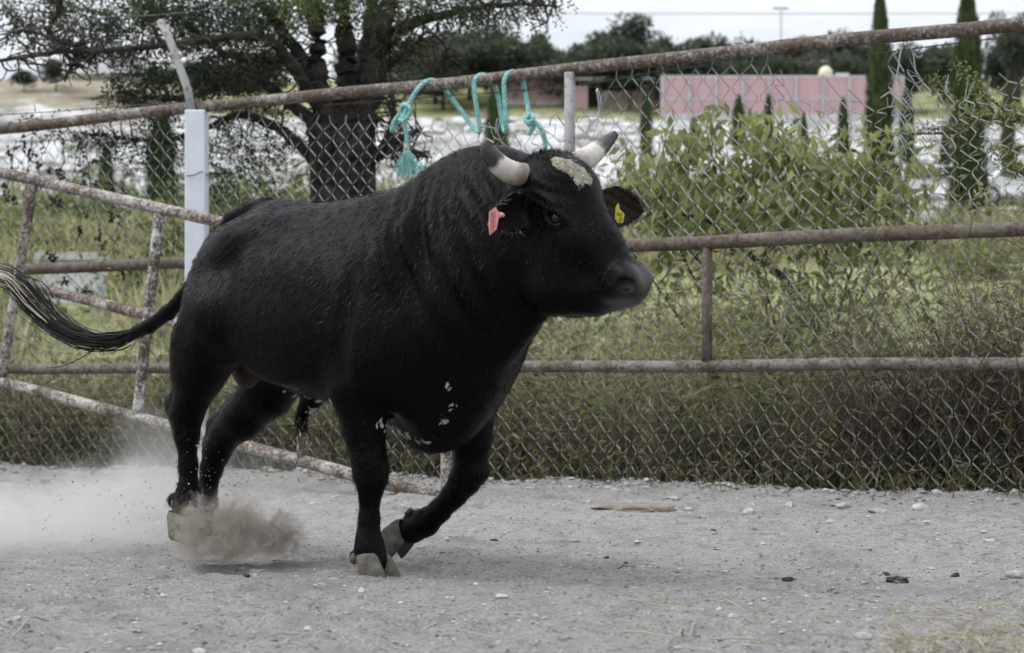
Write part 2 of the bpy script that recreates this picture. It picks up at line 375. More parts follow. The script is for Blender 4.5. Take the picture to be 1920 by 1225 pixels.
brick_wall(1242, 1692, 50, 226, 146, 'long pink brick wall with pale concrete pilasters on the hillside')
brick_wall(945, 1058, 56, 198, 147, 'short pink brick wall left of the low open shed')
# open shed between the two walls
r0 = at_row(1150, 205); D = r0[1]
sh = thing('open_shed', 'low open shed with pale tin roof between the brick walls', 'shed', r0)
X = lambda px: (px - 960) / FPX * D
Z = lambda py: CAMZ + (HORIZ - py) / FPX * D
MB().box(((X(1066) + X(1240)) / 2, D + 1.5, Z(150)), (X(1240) - X(1066), 5, .35)).build('roof', M['tin'], sh, False)
MB().box(((X(1066) + X(1240)) / 2, D + 3.5, (Z(215) + Z(155)) / 2), (X(1238) - X(1068), .2, Z(155) - Z(215))).build('back_wall', M['darkwood'], sh, False)
MB().box(((X(1122) + X(1236)) / 2, D - .3, (Z(215) + Z(171)) / 2), (X(1236) - X(1122), .2, Z(171) - Z(215))).build('front_wall', simple('mud_wall', (.16, .13, .10), (.25, .21, .17), .9, 1), sh, False)
MB().box(((X(1070) + X(1102)) / 2, D - .3, (Z(215) + Z(162)) / 2), (X(1102) - X(1070), .2, Z(162) - Z(215))).build('brick_end', M['brick'], sh, False)
for q in (1068, 1122, 1180, 1238): MB().tube([(X(q), D - .6, Z(218)), (X(q), D - .6, Z(152))], .12, 8).build('post', M['darkwood'], sh)
# tank and hut above the wall
D = 232.0
hut = thing('roof_hut', 'small flat roofed hut behind the pink wall', 'hut', (X(1525), D, Z(160)))
MB().box((X(1525), D, Z(122)), (X(1551) - X(1502), 3.2, .65)).build('roof', M['tin'], hut, False)
MB().box((X(1530), D, (Z(165) + Z(128)) / 2), (X(1545) - X(1512), 2.2, Z(128) - Z(165))).build('wall', M['darkwood'], hut, False)
D = 205.0
v_, f_ = ICO2
tk = thing('water_tank', 'cream round water tank standing on the pink wall', 'tank', (X(1548), D, Z(160)))
mk('tank', v_ * np.array([.75, .75, .85]) + np.array([X(1548), D, Z(139)]), f_, M['bone'], tk)
MB().tube([(X(1548), D, Z(165)), (X(1548), D, Z(146))], .5, 10).build('base', M['concrete'], tk)
MB().tube([(X(1548), D, Z(127.5)), (X(1548), D, Z(124.5))], .22, 10).build('lid', M['darkwood'], tk)
wb = thing('white_box', 'small white block beside the cream water tank', 'box', (X(1576), D, Z(160)))
MB().box((X(1578), D, (Z(160) + Z(139)) / 2), (1.35, 1.2, Z(139) - Z(160))).build('wall', M['whitewash'], wb, False)
MB().box((X(1562), D + .1, (Z(158) + Z(142)) / 2), (.7, .9, Z(142) - Z(158))).build('dark_opening', M['darkwood'], wb, False)
# white house on the left ridge
D = 236.0
wh = thing('white_house', 'pale flat roofed house on the left hill under the tree', 'house', (X(195), D, Z(140)))
MB().box(((X(128) + X(250)) / 2, D, (Z(145) + Z(107)) / 2), (X(250) - X(128), 6, Z(107) - Z(145))).build('wall', M['whitewash'], wh, False)
MB().box(((X(128) + X(250)) / 2, D - .1, Z(105)), (X(250) - X(128) + .4, 6.4, .3)).build('roof', M['concrete'], wh, False)
for q in (152, 180, 222): MB().box((X(q), D - 3.02, Z(122)), (.7, .1, .8)).build('window', M['darkwood'], wh, False)
# white slab-topped trough at the left, behind the fence
p_ = at_row(140, 566); D = p_[1]
tr = thing('water_trough', 'white block trough with grey slab lid beyond the left fence', 'trough', p_)
MB().box((X(137), D, (Z(580) + Z(492)) / 2), (X(188) - X(86), .8, Z(492) - Z(580))).build('basin', M['whitewash'], tr, False)
MB().box((X(137), D - .05, Z(484)), (X(196) - X(80), .95, Z(477) - Z(491))).build('slab', M['concrete'], tr, False)
# utility pole and line
D = 255.0
up = thing('utility_pole', 'thin utility pole with crossarm on the skyline', 'pole', on_hill(1464, D))
MB().tube([on_hill(1464, D) - (0, 0, .5), (X(1464), D, Z(13))], .16, 8).build('shaft', M['concrete'], up)
MB().box((X(1464), D, Z(16)), (X(1478) - X(1450), .15, .2)).build('crossarm', M['darkwood'], up, False)
for i, (q, y0, y1) in enumerate(((1456, 25, 22), (1472, 27, 28))):
    xs = np.linspace(-80, 120, 60); zz = Z(25 + i * 2) + (.0004 * (xs - X(q)) ** 2) * .12
    w = MB().tube(np.c_[xs, np.full(60, D), zz], .025, 5).build('wire', M['darkwood'], up)

# ---------------------------------------------------------------- far trees
def crown_mesh(seed, nclump, nleaf, size, flat=.8):
    rs = np.random.default_rng(seed); mb = MB()
    for i in range(nclump):
        u = rs.normal(size=3); u /= np.linalg.norm(u); rr = rs.uniform(.25, .78)
        c = u * rr * np.array([1, 1, flat]) + np.array([0, 0, .1]); cr_ = rs.uniform(.22, .42)
        k = nleaf; q = rs.normal(size=(k, 3)); q /= np.linalg.norm(q, axis=1)[:, None]
        pts = c + q * cr_ * rs.uniform(.55, 1.05, (k, 1)) * np.array([1, 1, .8])
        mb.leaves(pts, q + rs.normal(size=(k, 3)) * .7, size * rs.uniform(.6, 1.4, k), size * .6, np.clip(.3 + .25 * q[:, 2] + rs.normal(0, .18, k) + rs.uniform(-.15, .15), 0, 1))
    return mb
crowns = []
for sd in range(4):
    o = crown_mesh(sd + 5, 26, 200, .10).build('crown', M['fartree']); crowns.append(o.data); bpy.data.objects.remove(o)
tr_mb = MB().tube([(0, 0, -.3), (.02, 0, .3), (0, .03, .75), (.04, 0, 1.1)], [.09, .07, .05, .03], 7)
for k in range(5):
    a = k * 1.3; tr_mb.tube([(0, 0, .5 + .08 * k), (.3 * math.cos(a), .3 * math.sin(a), .85 + .1 * k), (.5 * math.cos(a), .5 * math.sin(a), 1.2)], [.04, .025, .012], 5)
o = tr_mb.build('trunk', M['bark']); trunk_me = o.data; bpy.data.objects.remove(o)
def far_tree(px, row_top, halfw, D, label, i, group=None, drop=4.0):
    base = on_hill(px, D); zt = CAMZ + (HORIZ - row_top) / FPX * D; hw = halfw * 1.4 / FPX * D
    hgt = max(zt - base[2], hw * 1.2)
    r = thing('broad_tree', label, 'tree', base, group)
    ch = min(hgt * .5, hw * 1.3)
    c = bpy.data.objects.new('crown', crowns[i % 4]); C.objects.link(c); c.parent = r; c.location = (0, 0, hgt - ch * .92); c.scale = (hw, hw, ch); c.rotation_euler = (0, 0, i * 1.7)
    k = bpy.data.objects.new('trunk', trunk_me); C.objects.link(k); k.parent = r; kz = max(hgt - ch * .9, .5); k.scale = (kz * .7, kz * .7, kz * .95)
    return r
FT = [(1178, 24, 62, 244, 'tall twin topped tree at the centre of the skyline'), (1130, 62, 48, 240, 'dark tree at the left foot of the tall centre tree'), (1245, 62, 45, 240, 'rounded tree at the right foot of the tall centre tree'),
      (1345, 62, 58, 242, 'wide dark tree right of the skyline gap, left of the utility pole'), (1290, 84, 34, 238, 'low tree between the centre tree and the wide dark one'), (1405, 70, 38, 240, 'small dark tree just left of the utility pole'),
      (1012, 52, 34, 246, 'narrow dark tree just left of the skyline gap'), (955, 56, 48, 242, 'grey green tree with light showing through above the teal rope'), (880, 40, 62, 238, 'broad grey tree right of the juniper crown'),
      (815, 52, 52, 234, 'dark tree behind the juniper trunk on its right'), (1502, 58, 44, 240, 'round dark tree right of the utility pole'), (1582, 56, 46, 244, 'round tree between the pole and the tall cypress'),
      (1500, 92, 55, 226, 'low spreading tree behind the water tank'), (1400, 104, 60, 226, 'low spreading tree above the pink wall, left of the tank'), (1590, 98, 50, 226, 'low spreading tree right of the water tank'),
      (1700, 92, 60, 226, 'low tree between the two tall cypresses'), (1768, 80, 40, 236, 'small tree left of the right hand cypress'), (1905, 6, 42, 215, 'tall dark tree at the right edge of the skyline'),
      (1885, 70, 36, 222, 'lower dark tree at the right edge below the tall one'), (1300, 118, 70, 224, 'low shrubby tree above the tin roofed shed, right end'), (1185, 112, 80, 226, 'low shrubby tree directly behind the tin roofed shed'),
      (1060, 112, 75, 228, 'low shrubby tree behind the short pink wall'), (935, 112, 80, 228, 'low shrubby tree left of the short pink wall'), (830, 118, 70, 226, 'low shrubby tree in the gap right of the juniper trunk'),
      (105, 108, 32, 244, 'small dark tree left of the pale house on the ridge'), (300, 112, 36, 240, 'dark tree right of the pale house on the ridge'), (45, 128, 22, 244, 'tiny shrub on the left end of the ridge'),
      (470, 90, 70, 230, 'tree behind the juniper branches left of the trunk'), (380, 110, 55, 232, 'tree behind the white post arm')]
for i, a in enumerate(FT): far_tree(*a, i)

mb = MB()      # unbroken wood behind the single trees
for k in range(150):
    px = rng.uniform(640, 2050); D = rng.uniform(236, 300); b = on_hill(px, D); rowt = np.interp(px, [640, 820, 960, 1045, 1090, 1300, 1500, 1650, 1800, 2000], [85, 75, 85, 112, 90, 88, 82, 88, 92, 70]) + rng.normal(0, 8)
    zt_ = CAMZ + (HORIZ - rowt) / FPX * D; hgt = max(zt_ - b[2], 1.5); n = 260; q = unit(n); s_ = rng.uniform(1.6, 3.0)
    pts = np.array([b[0], D, zt_ - hgt * .5]) + q * np.array([s_, s_, hgt * .52]) * rng.uniform(.6, 1, (n, 1)); mb.leaves(pts, q + rng.normal(0, .7, (n, 3)), rng.uniform(.35, .8, n), .4, np.clip(rng.normal(.35, .2, n) + rng.uniform(-.2, .2), 0, 1))
tag(mb.build('far_wood', M['fartree']), 'far dark wood along the top of the hill', 'wood', kind='stuff')

# ---------------------------------------------------------------- cypresses
def cypress_mesh(seed):
    rs = np.random.default_rng(seed); n = 5200; h = rs.uniform(.0, 1, n) ** .85; a = rs.uniform(0, 2 * math.pi, n)
    prof = np.interp(h, [0, .03, .15, .4, .7, .9, 1], [.55, .8, 1, .98, .72, .36, .06]); rr = prof * np.sqrt(rs.uniform(.25, 1, n)) * (1 + .13 * np.sin(a * 5 + h * 21) + .10 * np.sin(a * 3 - h * 47))
    c = np.c_[rr * np.cos(a), rr * np.sin(a), h]; d = np.c_[.35 * np.cos(a), .35 * np.sin(a), np.full(n, .12) ]
    d = d / np.linalg.norm(d, axis=1)[:, None]
    mb = MB(); V = []; sd = np.c_[-np.sin(a), np.cos(a), 0 * a]
    L_ = rs.uniform(.025, .055, n)[:, None]; W_ = rs.uniform(.10, .22, n)[:, None]
    dirs = np.c_[.6 * np.cos(a), .6 * np.sin(a), np.ones(n)]
    sc = np.array([1, 1, 1])
    p0 = c; p2 = c + np.c_[.25 * np.cos(a) * L_[:, 0] * 10, .25 * np.sin(a) * L_[:, 0] * 10, L_[:, 0]]
    V = np.stack([p0, (p0 + p2) / 2 + sd * W_ / 2, p2, (p0 + p2) / 2 - sd * W_ / 2], 1).reshape(-1, 3); b = np.arange(n) * 4
    mb.add(V, np.c_[b, b + 1, b + 2, b + 3], a=np.repeat(np.clip(rs.normal(.45, .2, n), 0, 1), 4)); return mb
cyp = []
for sd in range(3):
    o = cypress_mesh(sd).build('foliage', M['cypress']); cyp.append(o.data); bpy.data.objects.remove(o)
o = MB().tube([(0, 0, -.05), (0, 0, .5), (0, 0, .93)], [.16, .10, .02], 8).build('trunk', M['bark']); cyt = o.data; bpy.data.objects.remove(o)
CY = [(1650, -8, 436, 40, 'tall dark cypress in front of the pink wall'), (1814, -14, 432, 52, 'tallest thick cypress near the right edge'), (1890, 140, 335, 19, 'slim cypress at the far right edge'),
      (1700, 165, 312, 21, 'short cypress between the two tall ones'), (1771, 240, 345, 14, 'little cypress just left of the thickest cypress'), (1581, 186, 306, 17, 'slim cypress left of the tall one, in front of the brick'),
      (1507, 214, 312, 13, 'small cypress below the water tank'), (1441, 180, 280, 15, 'slim cypress below the left pilasters of the long wall'), (1385, 182, 282, 20, 'dark cypress above the leafy shrub'),
      (1212, 165, 292, 17, 'cypress below the tin roofed shed behind the far horn'), (932, 150, 320, 32, 'dark cypress behind the teal rope loops'), (1300, 222, 285, 12, 'tiny cypress above the leafy shrub, left side'),
      (200, 268, 400, 22, 'slim cypress on the left slope'), (303, 205, 405, 42, 'wide cypress just left of the white post')]
for i, (px, rt, rb, w, lab) in enumerate(CY):
    b = at_row(px, rb); D = b[1]; H = (rb - rt) / FPX * D; R = w * .74 / FPX * D
    r = thing('cypress_tree', lab, 'cypress', b)
    c = bpy.data.objects.new('foliage', cyp[i % 3]); C.objects.link(c); c.parent = r; c.scale = (R, R, H); c.rotation_euler = (0, 0, i)
    k = bpy.data.objects.new('trunk', cyt); C.objects.link(k); k.parent = r; k.scale = (R * .6, R * .6, H)

# ---------------------------------------------------------------- parked cars on the pale lot
M['car_white'] = simple('white_car_paint', (.72, .73, .75), (.78, .79, .81), .25, 1)
M['car_red'] = simple('red_car_paint', (.28, .035, .045), (.34, .05, .06), .3, 1)
M['glass'] = simple('car_glass', (.02, .025, .03), (.04, .045, .05), .08, 1)
M['tyre'] = simple('tyre', (.015, .015, .016), (.03, .03, .03), .8, 4)
M['chrome'] = simple('rim', (.4, .4, .42), (.6, .6, .62), .3, 4, metal=.8)
def car(px, row, label, paint, rz):
    b = at_row(px, row); r = thing('parked_car', label, 'car', b); r.rotation_euler = (0, 0, rz)
    L_, H_ = 4.3, 1.45
    prof = [(-2.15, .35), (-2.15, .75), (-2.0, .88), (-1.35, .95), (-.75, 1.40), (.55, 1.45), (1.25, 1.0), (2.0, .85), (2.15, .62), (2.15, .35)]
    def slab(pr, w0, w1, zs):
        V = []; n = len(pr)
        for sx in (-1, 1):
            for (x, z) in pr: V.append((x, sx * (w0 if z < zs else w1), z))
        F = [(i, (i + 1) % n, n + (i + 1) % n, n + i) for i in range(n)]
        return np.array(V), F, [tuple(range(n))[::-1], tuple(range(n, 2 * n))]
    V, F, caps = slab(prof, .86, .72, .98)
    o = mk('body', V, [np.array(F), np.array(caps)], paint, r, False, loc=(0, 0, 0))
    bv = o.modifiers.new('bevel', 'BEVEL'); bv.width = .06; bv.segments = 2
    for sx in (-1, 1):
        for pr in ([(-1.1, 1.0), (-.72, 1.33), (-.15, 1.37), (-.15, 1.0)], [(-.08, 1.0), (-.08, 1.37), (.5, 1.38), (1.0, 1.03)]):
            V = np.array([(x, sx * (.868 - .11 * (z - .98) / .47 + .012), z) for x, z in pr] + [(x, sx * (.84 - .11 * (z - .98) / .47), z) for x, z in pr])
            mk('side_window', V, np.array([(0, 1, 2, 3), (4, 7, 6, 5), (0, 4, 5, 1), (1, 5, 6, 2), (2, 6, 7, 3), (3, 7, 4, 0)]), M['glass'], r, False, loc=(0, 0, 0))
        for x in (-1.35, 1.35):
            w = MB().tube([(x, sx * .70, .33), (x, sx * .89, .33)], .33, 18).build('wheel', M['tyre'], r, loc=(0, 0, 0))
            MB().tube([(x, sx * .88, .33), (x, sx * .905, .33)], .20, 12).build('rim', M['chrome'], w, loc=(0, 0, 0))
        MB().box((2.13, sx * .62, .70), (.08, .3, .14)).build('headlight', M['chrome'], r, False, loc=(0, 0, 0))
    for (a, b_) in (((1.22, 1.02), (.60, 1.42)), ((-1.32, .98), (-.80, 1.37))):
        V = np.array([(a[0] + .02 * np.sign(a[0]), y, a[1] + .02) for y in (-.66, .66)] + [(b_[0] + .02 * np.sign(a[0]), y, b_[1] + .02) for y in (.6, -.6)] + [(a[0] - .03 * np.sign(a[0]), y, a[1]) for y in (-.66, .66)] + [(b_[0] - .03 * np.sign(a[0]), y, b_[1]) for y in (.6, -.6)])
        mk('windscreen', V, np.array([(0, 1, 2, 3), (4, 7, 6, 5), (0, 4, 5, 1), (1, 5, 6, 2), (2, 6, 7, 3), (3, 7, 4, 0)]), M['glass'], r, False, loc=(0, 0, 0))
    return r
car(1896, 393, 'white car at the right edge on the pale lot', M['car_white'], .35)
car(1893, 372, 'dark red car behind the white one at the right edge', M['car_red'], .1)
car(1762, 393, 'white car left of the thickest cypress', M['car_white'], -.2)

# ---------------------------------------------------------------- scrub between the fence weeds and the slope
mb = MB()
def bush(c, r, n, size, tint):
    q = unit(n); rr = rng.uniform(.35, 1.0, n)[:, None]
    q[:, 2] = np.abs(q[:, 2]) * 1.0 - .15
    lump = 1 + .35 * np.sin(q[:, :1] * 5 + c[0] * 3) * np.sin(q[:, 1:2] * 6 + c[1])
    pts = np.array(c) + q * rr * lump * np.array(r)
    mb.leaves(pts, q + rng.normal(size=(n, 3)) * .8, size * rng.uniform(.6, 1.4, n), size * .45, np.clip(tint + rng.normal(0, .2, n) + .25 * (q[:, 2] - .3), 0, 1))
for k in range(120):
    D = rng.uniform(17, 62) if k < 95 else rng.uniform(62, 84); px = rng.uniform(-100, 2050); x = (px - 960) / FPX * D
    s_ = rng.uniform(.5, 1.25) * (1 + D / 80)
    if px < 700 and k % 2 == 0: s_ *= 1.25
    if 0 < px < 260 and D < 45: continue
    s_ *= min(1, .35 + D / 60)
    if k % 3 == 0 and D < 40: continue
    if 700 < px < 1150 and D > 40: s_ *= .7
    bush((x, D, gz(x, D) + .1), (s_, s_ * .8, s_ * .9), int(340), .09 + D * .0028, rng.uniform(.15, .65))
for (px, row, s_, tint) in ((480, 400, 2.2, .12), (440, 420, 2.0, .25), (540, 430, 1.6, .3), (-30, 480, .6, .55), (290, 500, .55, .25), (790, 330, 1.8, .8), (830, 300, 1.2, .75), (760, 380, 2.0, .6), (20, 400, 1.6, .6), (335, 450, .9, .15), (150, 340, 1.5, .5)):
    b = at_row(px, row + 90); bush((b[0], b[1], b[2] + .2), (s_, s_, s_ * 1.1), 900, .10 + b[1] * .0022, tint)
for k in range(150):     # low shrubs on the pale slope
    px = rng.uniform(-60, 1980); b = at_row(px, rng.uniform(165, 400)); s_ = rng.uniform(.3, 1.0)
    bush((b[0], b[1], b[2]), (s_ * 1.5, s_, s_ * .7), 230, .15, rng.uniform(.2, .7))
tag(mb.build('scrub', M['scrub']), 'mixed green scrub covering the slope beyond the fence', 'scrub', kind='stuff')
N = 9000; D = 14.5 + 45 * rng.uniform(0, 1, N) ** 1.6; px = rng.uniform(-150, 2100, N); x = (px - 960) / FPX * D; z = terrain(x, D)
fg = MB(); cl_ = fbm(x * .25, D * .12, 3); ok = (cl_ > -.12) & ~((px > 50) & (px < 225) & (D < 40)); x, D, z = x[ok], D[ok], z[ok]; N = len(x)
for k in range(4):
    d = rng.normal(0, .5, (N, 3)); d[:, 2] = 1; fg.leaves(np.c_[x, D, z] + rng.normal(0, .12, (N, 3)) * np.array([1, 1, .1]), d, rng.uniform(.2, .55, N) * (1 + D / 60), .03 + D * .0012, np.clip(rng.normal(.6, .25, N), 0, 1))
tag(fg.build('field_grass', M['weed']), 'rough yellow green grass on the field beyond the fence', 'grass', kind='stuff')
# loose pale boulders of the slope
mb = MB()
for k in range(420):
    px = rng.uniform(-80, 2000); b = at_row(px, rng.uniform(225, 345)); s_ = rng.uniform(.15, .9)
    mb.add(ICOV * rng.uniform(.7, 1.3, (12, 1)) * np.array([s_ * 1.5, s_, s_ * .6]) + b, T=ICOF)
tag(mb.build('rubble', M['concrete'], smooth=False), 'pale limestone rubble scattered over the slope', 'rubble', kind='stuff')

# ================================================================ fence
def ztop(s): return np.interp(s, [-3.88, 2.86], [2.240, 2.312], ) + (np.asarray(s) > 99)
S0, S1 = -6.0, 5.0
fence = thing('chain_link_fence', 'tall rusty pipe fence with torn chain link behind the bull', 'fence', fpt(np.array(0.), 0.0))
ss = np.linspace(S0, S1, 60)
wob = lambda s, a: a * np.sin(s * 1.7 + a * 900) + .5 * a * np.sin(s * 4.1)
MB().tube(fpt(ss, 2.281 + (ss + .5) * .0107 + wob(ss, .006), .0), .035, 14).build('top_rail', M['rail_top'], fence)
MB().tube(fpt(ss, 1.312 + wob(ss, .004), .045), .037, 14).build('middle_rail', M['rail_mid'], fence)
MB().tube(fpt(ss, .662 + wob(ss, .004), .045), .033, 14).build('bottom_rail', M['rail_low'], fence)
zt = lambda s: 2.281 + (s + .5) * .0107
for px, w, z in ((1105, .0385, 'top'), (322, .0385, 'top'), (1388, .0385, 'top'), (1648, .037, 'low'), (205, .041, 'mid'), (1390, .041, 'mid'), (20, .0385, 'top')):
    s = s_at(px); zz = zt(s) if z == 'top' else (.662 if z == 'low' else 1.312); off = 0 if z == 'top' else .045
    a = np.array([s - .012, s - .008, s + .008, s + .012])
    MB().tube(fpt(a, zz, off), [w - .002, w, w, w - .002], 14).build('pipe_joint', M['barb'], fence)
sp = s_at(1071.5); MB().tube(fpt(np.array([sp, sp, sp]), np.array([1.34, 1.8, zt(sp) - .02]), .02), .030, 12).build('upright', M['stub'], fence)
sp = s_at(1332); MB().tube(fpt(np.array([sp, sp]), np.array([.68, 1.29]), .045), .028, 12).build('upright', M['rail_mid'], fence)
for q in (-5.3, 4.2): MB().tube(fpt(np.array([q, q]), np.array([-.2, zt(q)]), .02), .045, 12).build('upright', M['stub'], fence)
# chain link: every zigzag wire follows the sagging, torn sheet
pitch, row = .05, .0575
tx = [-200, 0, 150, 330, 345, 400, 440, 600, 700, 790, 850, 868, 900, 940, 990, 1040, 1062, 1080, 1112, 1122, 1180, 1440, 1465, 1500, 1560, 1610, 1650, 1680, 1697, 1712, 1735, 1760, 1800, 1850, 1900, 2000, 2200]
ty = [.10, .10, .09, .06, .06, .05, .06, .115, .14, .20, .23, .30, .31, .27, .30, .33, .24, .22, .20, .035, .03, .03, .10, .24, .25, .25, .26, .20, .03, .02, .10, .22, .34, .37, .33, .2, .1]
ts = np.array([s_at(q) for q in tx])
wav = lambda s, z, k: fbm(s * k + 40, z * k + 11, 3)
mb = MB()
i = 0
for s0 in np.arange(S0, S1, pitch):
    n = int(2.22 / row) + 1; j = np.arange(n); sgn = np.where((j + i) % 2 == 0, 1, -1)
    z = .015 + j * row; s = s0 + sgn * pitch / 2
    drop = np.interp(s, ts, ty); zc = zt(s) - .03 - drop
    # squeeze the upper part down to the torn edge
    k = np.clip((z - 1.35) / (2.20 - 1.35), 0, 1); z = np.where(z > 1.35, 1.35 + (zc - 1.35) * k, z)
    px0 = 960 + FPX * (s * fd[0]) / (F0[1] + s * fd[1])
    dmg = .30 + 1.0 * np.clip((px0 - 1150) / 500, 0, 1)
    torn = np.exp(-((px0 - 970) / 70) ** 2) + .8 * np.exp(-((px0 - 1590) / 120) ** 2) + .7 * np.exp(-((px0 - 1830) / 90) ** 2)
    jit = .0022 + .013 * torn * k
    ds = wav(s, z, 1.1) * .16 * dmg + wav(s + 9, z, 3.2) * .045 * dmg; dz = wav(s + 70, z, 1.1) * .13 * dmg * np.clip(z / .4, 0, 1) + wav(s + 50, z, 3.2) * .04 * dmg
    ds = ds + np.where((px0 > 1480) & (px0 < 1800), np.sign(s_at(1697) - s) * k * .10 * np.exp(-((px0 - 1697) / 55) ** 2), 0)
    pts_s = s + ds + rng.normal(0, 1, n) * jit * .6; pts_z = z + dz * (1 - .6 * (drop < .05) * k) + rng.normal(0, 1, n) * jit
    off = -.048 + .005 * sgn * (1 if i % 2 else -1) + wav(s + 30, z, .8) * .05 * dmg
    torn = float(torn.max())
    # rounded knuckles: points just before and after each bend
    q = fpt(pts_s, np.maximum(pts_z, .0), off)
    a = q[:-1] * .86 + q[1:] * .14; b = q[:-1] * .14 + q[1:] * .86
    path = np.empty((2 * (n - 1) + 2, 3)); path[0] = q[0]; path[1:-1:2] = a; path[2:-1:2] = b; path[-1] = q[-1]
    if sgn[-1] > 0 or torn > .25:            # free twisted tip
        path = np.vstack([path, path[-1] + np.array([rng.normal(0, .012), 0, .045]) + (rng.normal(0, .03, 3) if torn > .3 else 0)])
    rr = np.full(len(path), .0026); sg = np.repeat(np.where(np.diff(pts_s) < 0, .0034, .0018), 2); rr[1:1 + len(sg)] = sg  # left-leaning strands drawn thicker: their brighter sky reflection is put into the wire width
    mb.tube(path, rr, 4, cap=False, a=rng.uniform(0, 1)); i += 1
o = mb.build('chain_link_mesh', M['wire'], fence); o['kind'] = 'stuff'
# hanging torn strip beside the upright
for q in ([P(1118, 168, 10.36), P(1123, 195, 10.36), P(1124, 214, 10.35), P(1130, 222, 10.34), P(1122, 219, 10.36), P(1088, 217, 10.4), P(1080, 230, 10.42)],
          [P(1120, 166, 10.37), P(1127, 190, 10.36), P(1125, 215, 10.36), P(1110, 232, 10.36), P(1100, 250, 10.36)], [P(933, 222, 10.8), P(930, 240, 10.8), P(938, 262, 10.8), P(946, 280, 10.8)],
          [P(938, 226, 10.8), P(931, 250, 10.8), P(925, 240, 10.8), P(900, 238, 10.8)], [P(1030, 236, 10.6), P(1035, 220, 10.6), P(1046, 212, 10.6), P(1055, 209, 10.58)], [P(1043, 214, 10.6), P(1052, 228, 10.6), P(1062, 240, 10.6)],
          [P(1697, 74, 9.6), P(1688, 100, 9.6), P(1684, 130, 9.6), P(1675, 165, 9.6), P(1650, 185, 9.62)], [P(1698, 76, 9.6), P(1712, 100, 9.6), P(1716, 130, 9.6), P(1728, 150, 9.6)], [P(1712, 100, 9.6), P(1722, 108, 9.6), P(1730, 104, 9.6)]):
    MB().tube(spline(q, 5), .0038, 5).build('torn_wire', M['wire'], fence)
# barbed wire under and over the rail
def barbed(pts, name='barbed_wire', step=.12):
    pts = spline(pts, 10); mb = MB(); mb.tube(pts, .0032, 5)
    L_ = np.r_[0, np.cumsum(np.linalg.norm(np.diff(pts, axis=0), axis=1))]
    for d in np.arange(.05, L_[-1], step):
        c = np.array([np.interp(d, L_, pts[:, k]) for k in range(3)])
        for _ in range(2):
            u = unit(1)[0] * .016; mb.tube([c - u, c + u], .002, 4)
    return mb.build(name, M['barb'], fence)
barbed([fpt(np.array(s_at(px)), zt(s_at(px)) - d, -.03) for px, d in ((600, .055), (800, .07), (1000, .085), (1110, .08), (1250, .05), (1400, .055), (1600, .075), (1800, .06), (1960, .06), (2050, .06))])
barbed([fpt(np.array(s_at(px)), zt(s_at(px)) + d, -.06) for px, d in ((-120, .12), (0, .10), (100, .085), (200, .075), (300, .06), (352, .05))])
# white post with leaning arm
sp = s_at(373)
c = fpt(np.array(sp), 0., .02)
mbp = MB(); a_ = math.atan2(fd[1], fd[0])
zt_post = CAMZ + (HORIZ - 208) / FPX * 11.8
post = mk('white_post', *(lambda m: (np.concatenate(m.V), np.concatenate(m.Q)))(MB().box((c[0], c[1], (zt_post - .1) / 2), (.126, .12, zt_post + .1), -.06)), M['white_post'], fence, False)
post['label'] = 'white painted square post'
bv = post.modifiers.new('bevel', 'BEVEL'); bv.width = .008; bv.segments = 2
arm = [P(360, 212, 11.78), P(352, 168, 11.80), P(334, 118, 11.84), P(318, 75, 11.90), P(301, 40, 11.95)]
mbp.tube(arm, .026, 10); mbp.build('leaning_arm', M['stub'], fence)
for r_ in (328, 403):
    q = []
    for th in np.linspace(0, 2 * math.pi, 25):
        q.append((c[0] + .075 * (np.sign(math.cos(th)) * abs(math.cos(th)) ** .3) * fd[0] + .075 * math.sin(th) * fn[0], c[1] + .075 * (np.sign(math.cos(th)) * abs(math.cos(th)) ** .3) * fd[1] + .075 * math.sin(th) * fn[1], CAMZ + (HORIZ - r_) / FPX * 11.8 + .012 * math.sin(th * 3)))
    MB().tube(q, .0035, 5).build('tie_wire', M['barb'], fence)
barbed([P(-60, 66, 12.9), P(0, 60, 12.7), P(110, 46, 12.4), P(200, 33, 12.2), P(301, 28, 11.95), P(420, 14, 11.7), P(560, -10, 11.4)])

# ================================================================ leaning pipe gate
def gD(px): return 1 / (1 / 11.6 + (1 / 9.6 - 1 / 11.6) * px / 830)
G = lambda px, py: P(px, py, gD(px))
gate = thing('pipe_gate', 'sagging rusty pipe gate leaning across the fence behind the bull', 'gate', (*G(830, 935)[:2], 0))
def rail(name, pts, r, mat):
    p = np.array([G(*q) for q in pts]); t_ = np.linspace(0, 1, 14)[:, None]; return MB().tube(p[0] * (1 - t_) + p[1] * t_, r, 14).build(name, mat, gate)
rail('gate_rail', [(-150, 290), (850, 515)], .0325, M['gate'])
rail('gate_rail', [(-150, 483), (850, 738)], .0315, M['gate'])
rail('gate_rail', [(-150, 676), (842, 938)], .034, M['gate'])
rail('gate_bar', [(63, 345), (2, 712)], .030, M['gate'])
rail('gate_bar', [(299, 400), (257, 783)], .031, M['gate_w'])
rail('gate_bar', [(580, 455), (566, 866)], .030, M['gate'])
rail('gate_bar', [(846, 515), (836, 930)], .030, M['gate'])
rail('gate_bar', [(-130, 295), (-148, 676)], .030, M['gate'])

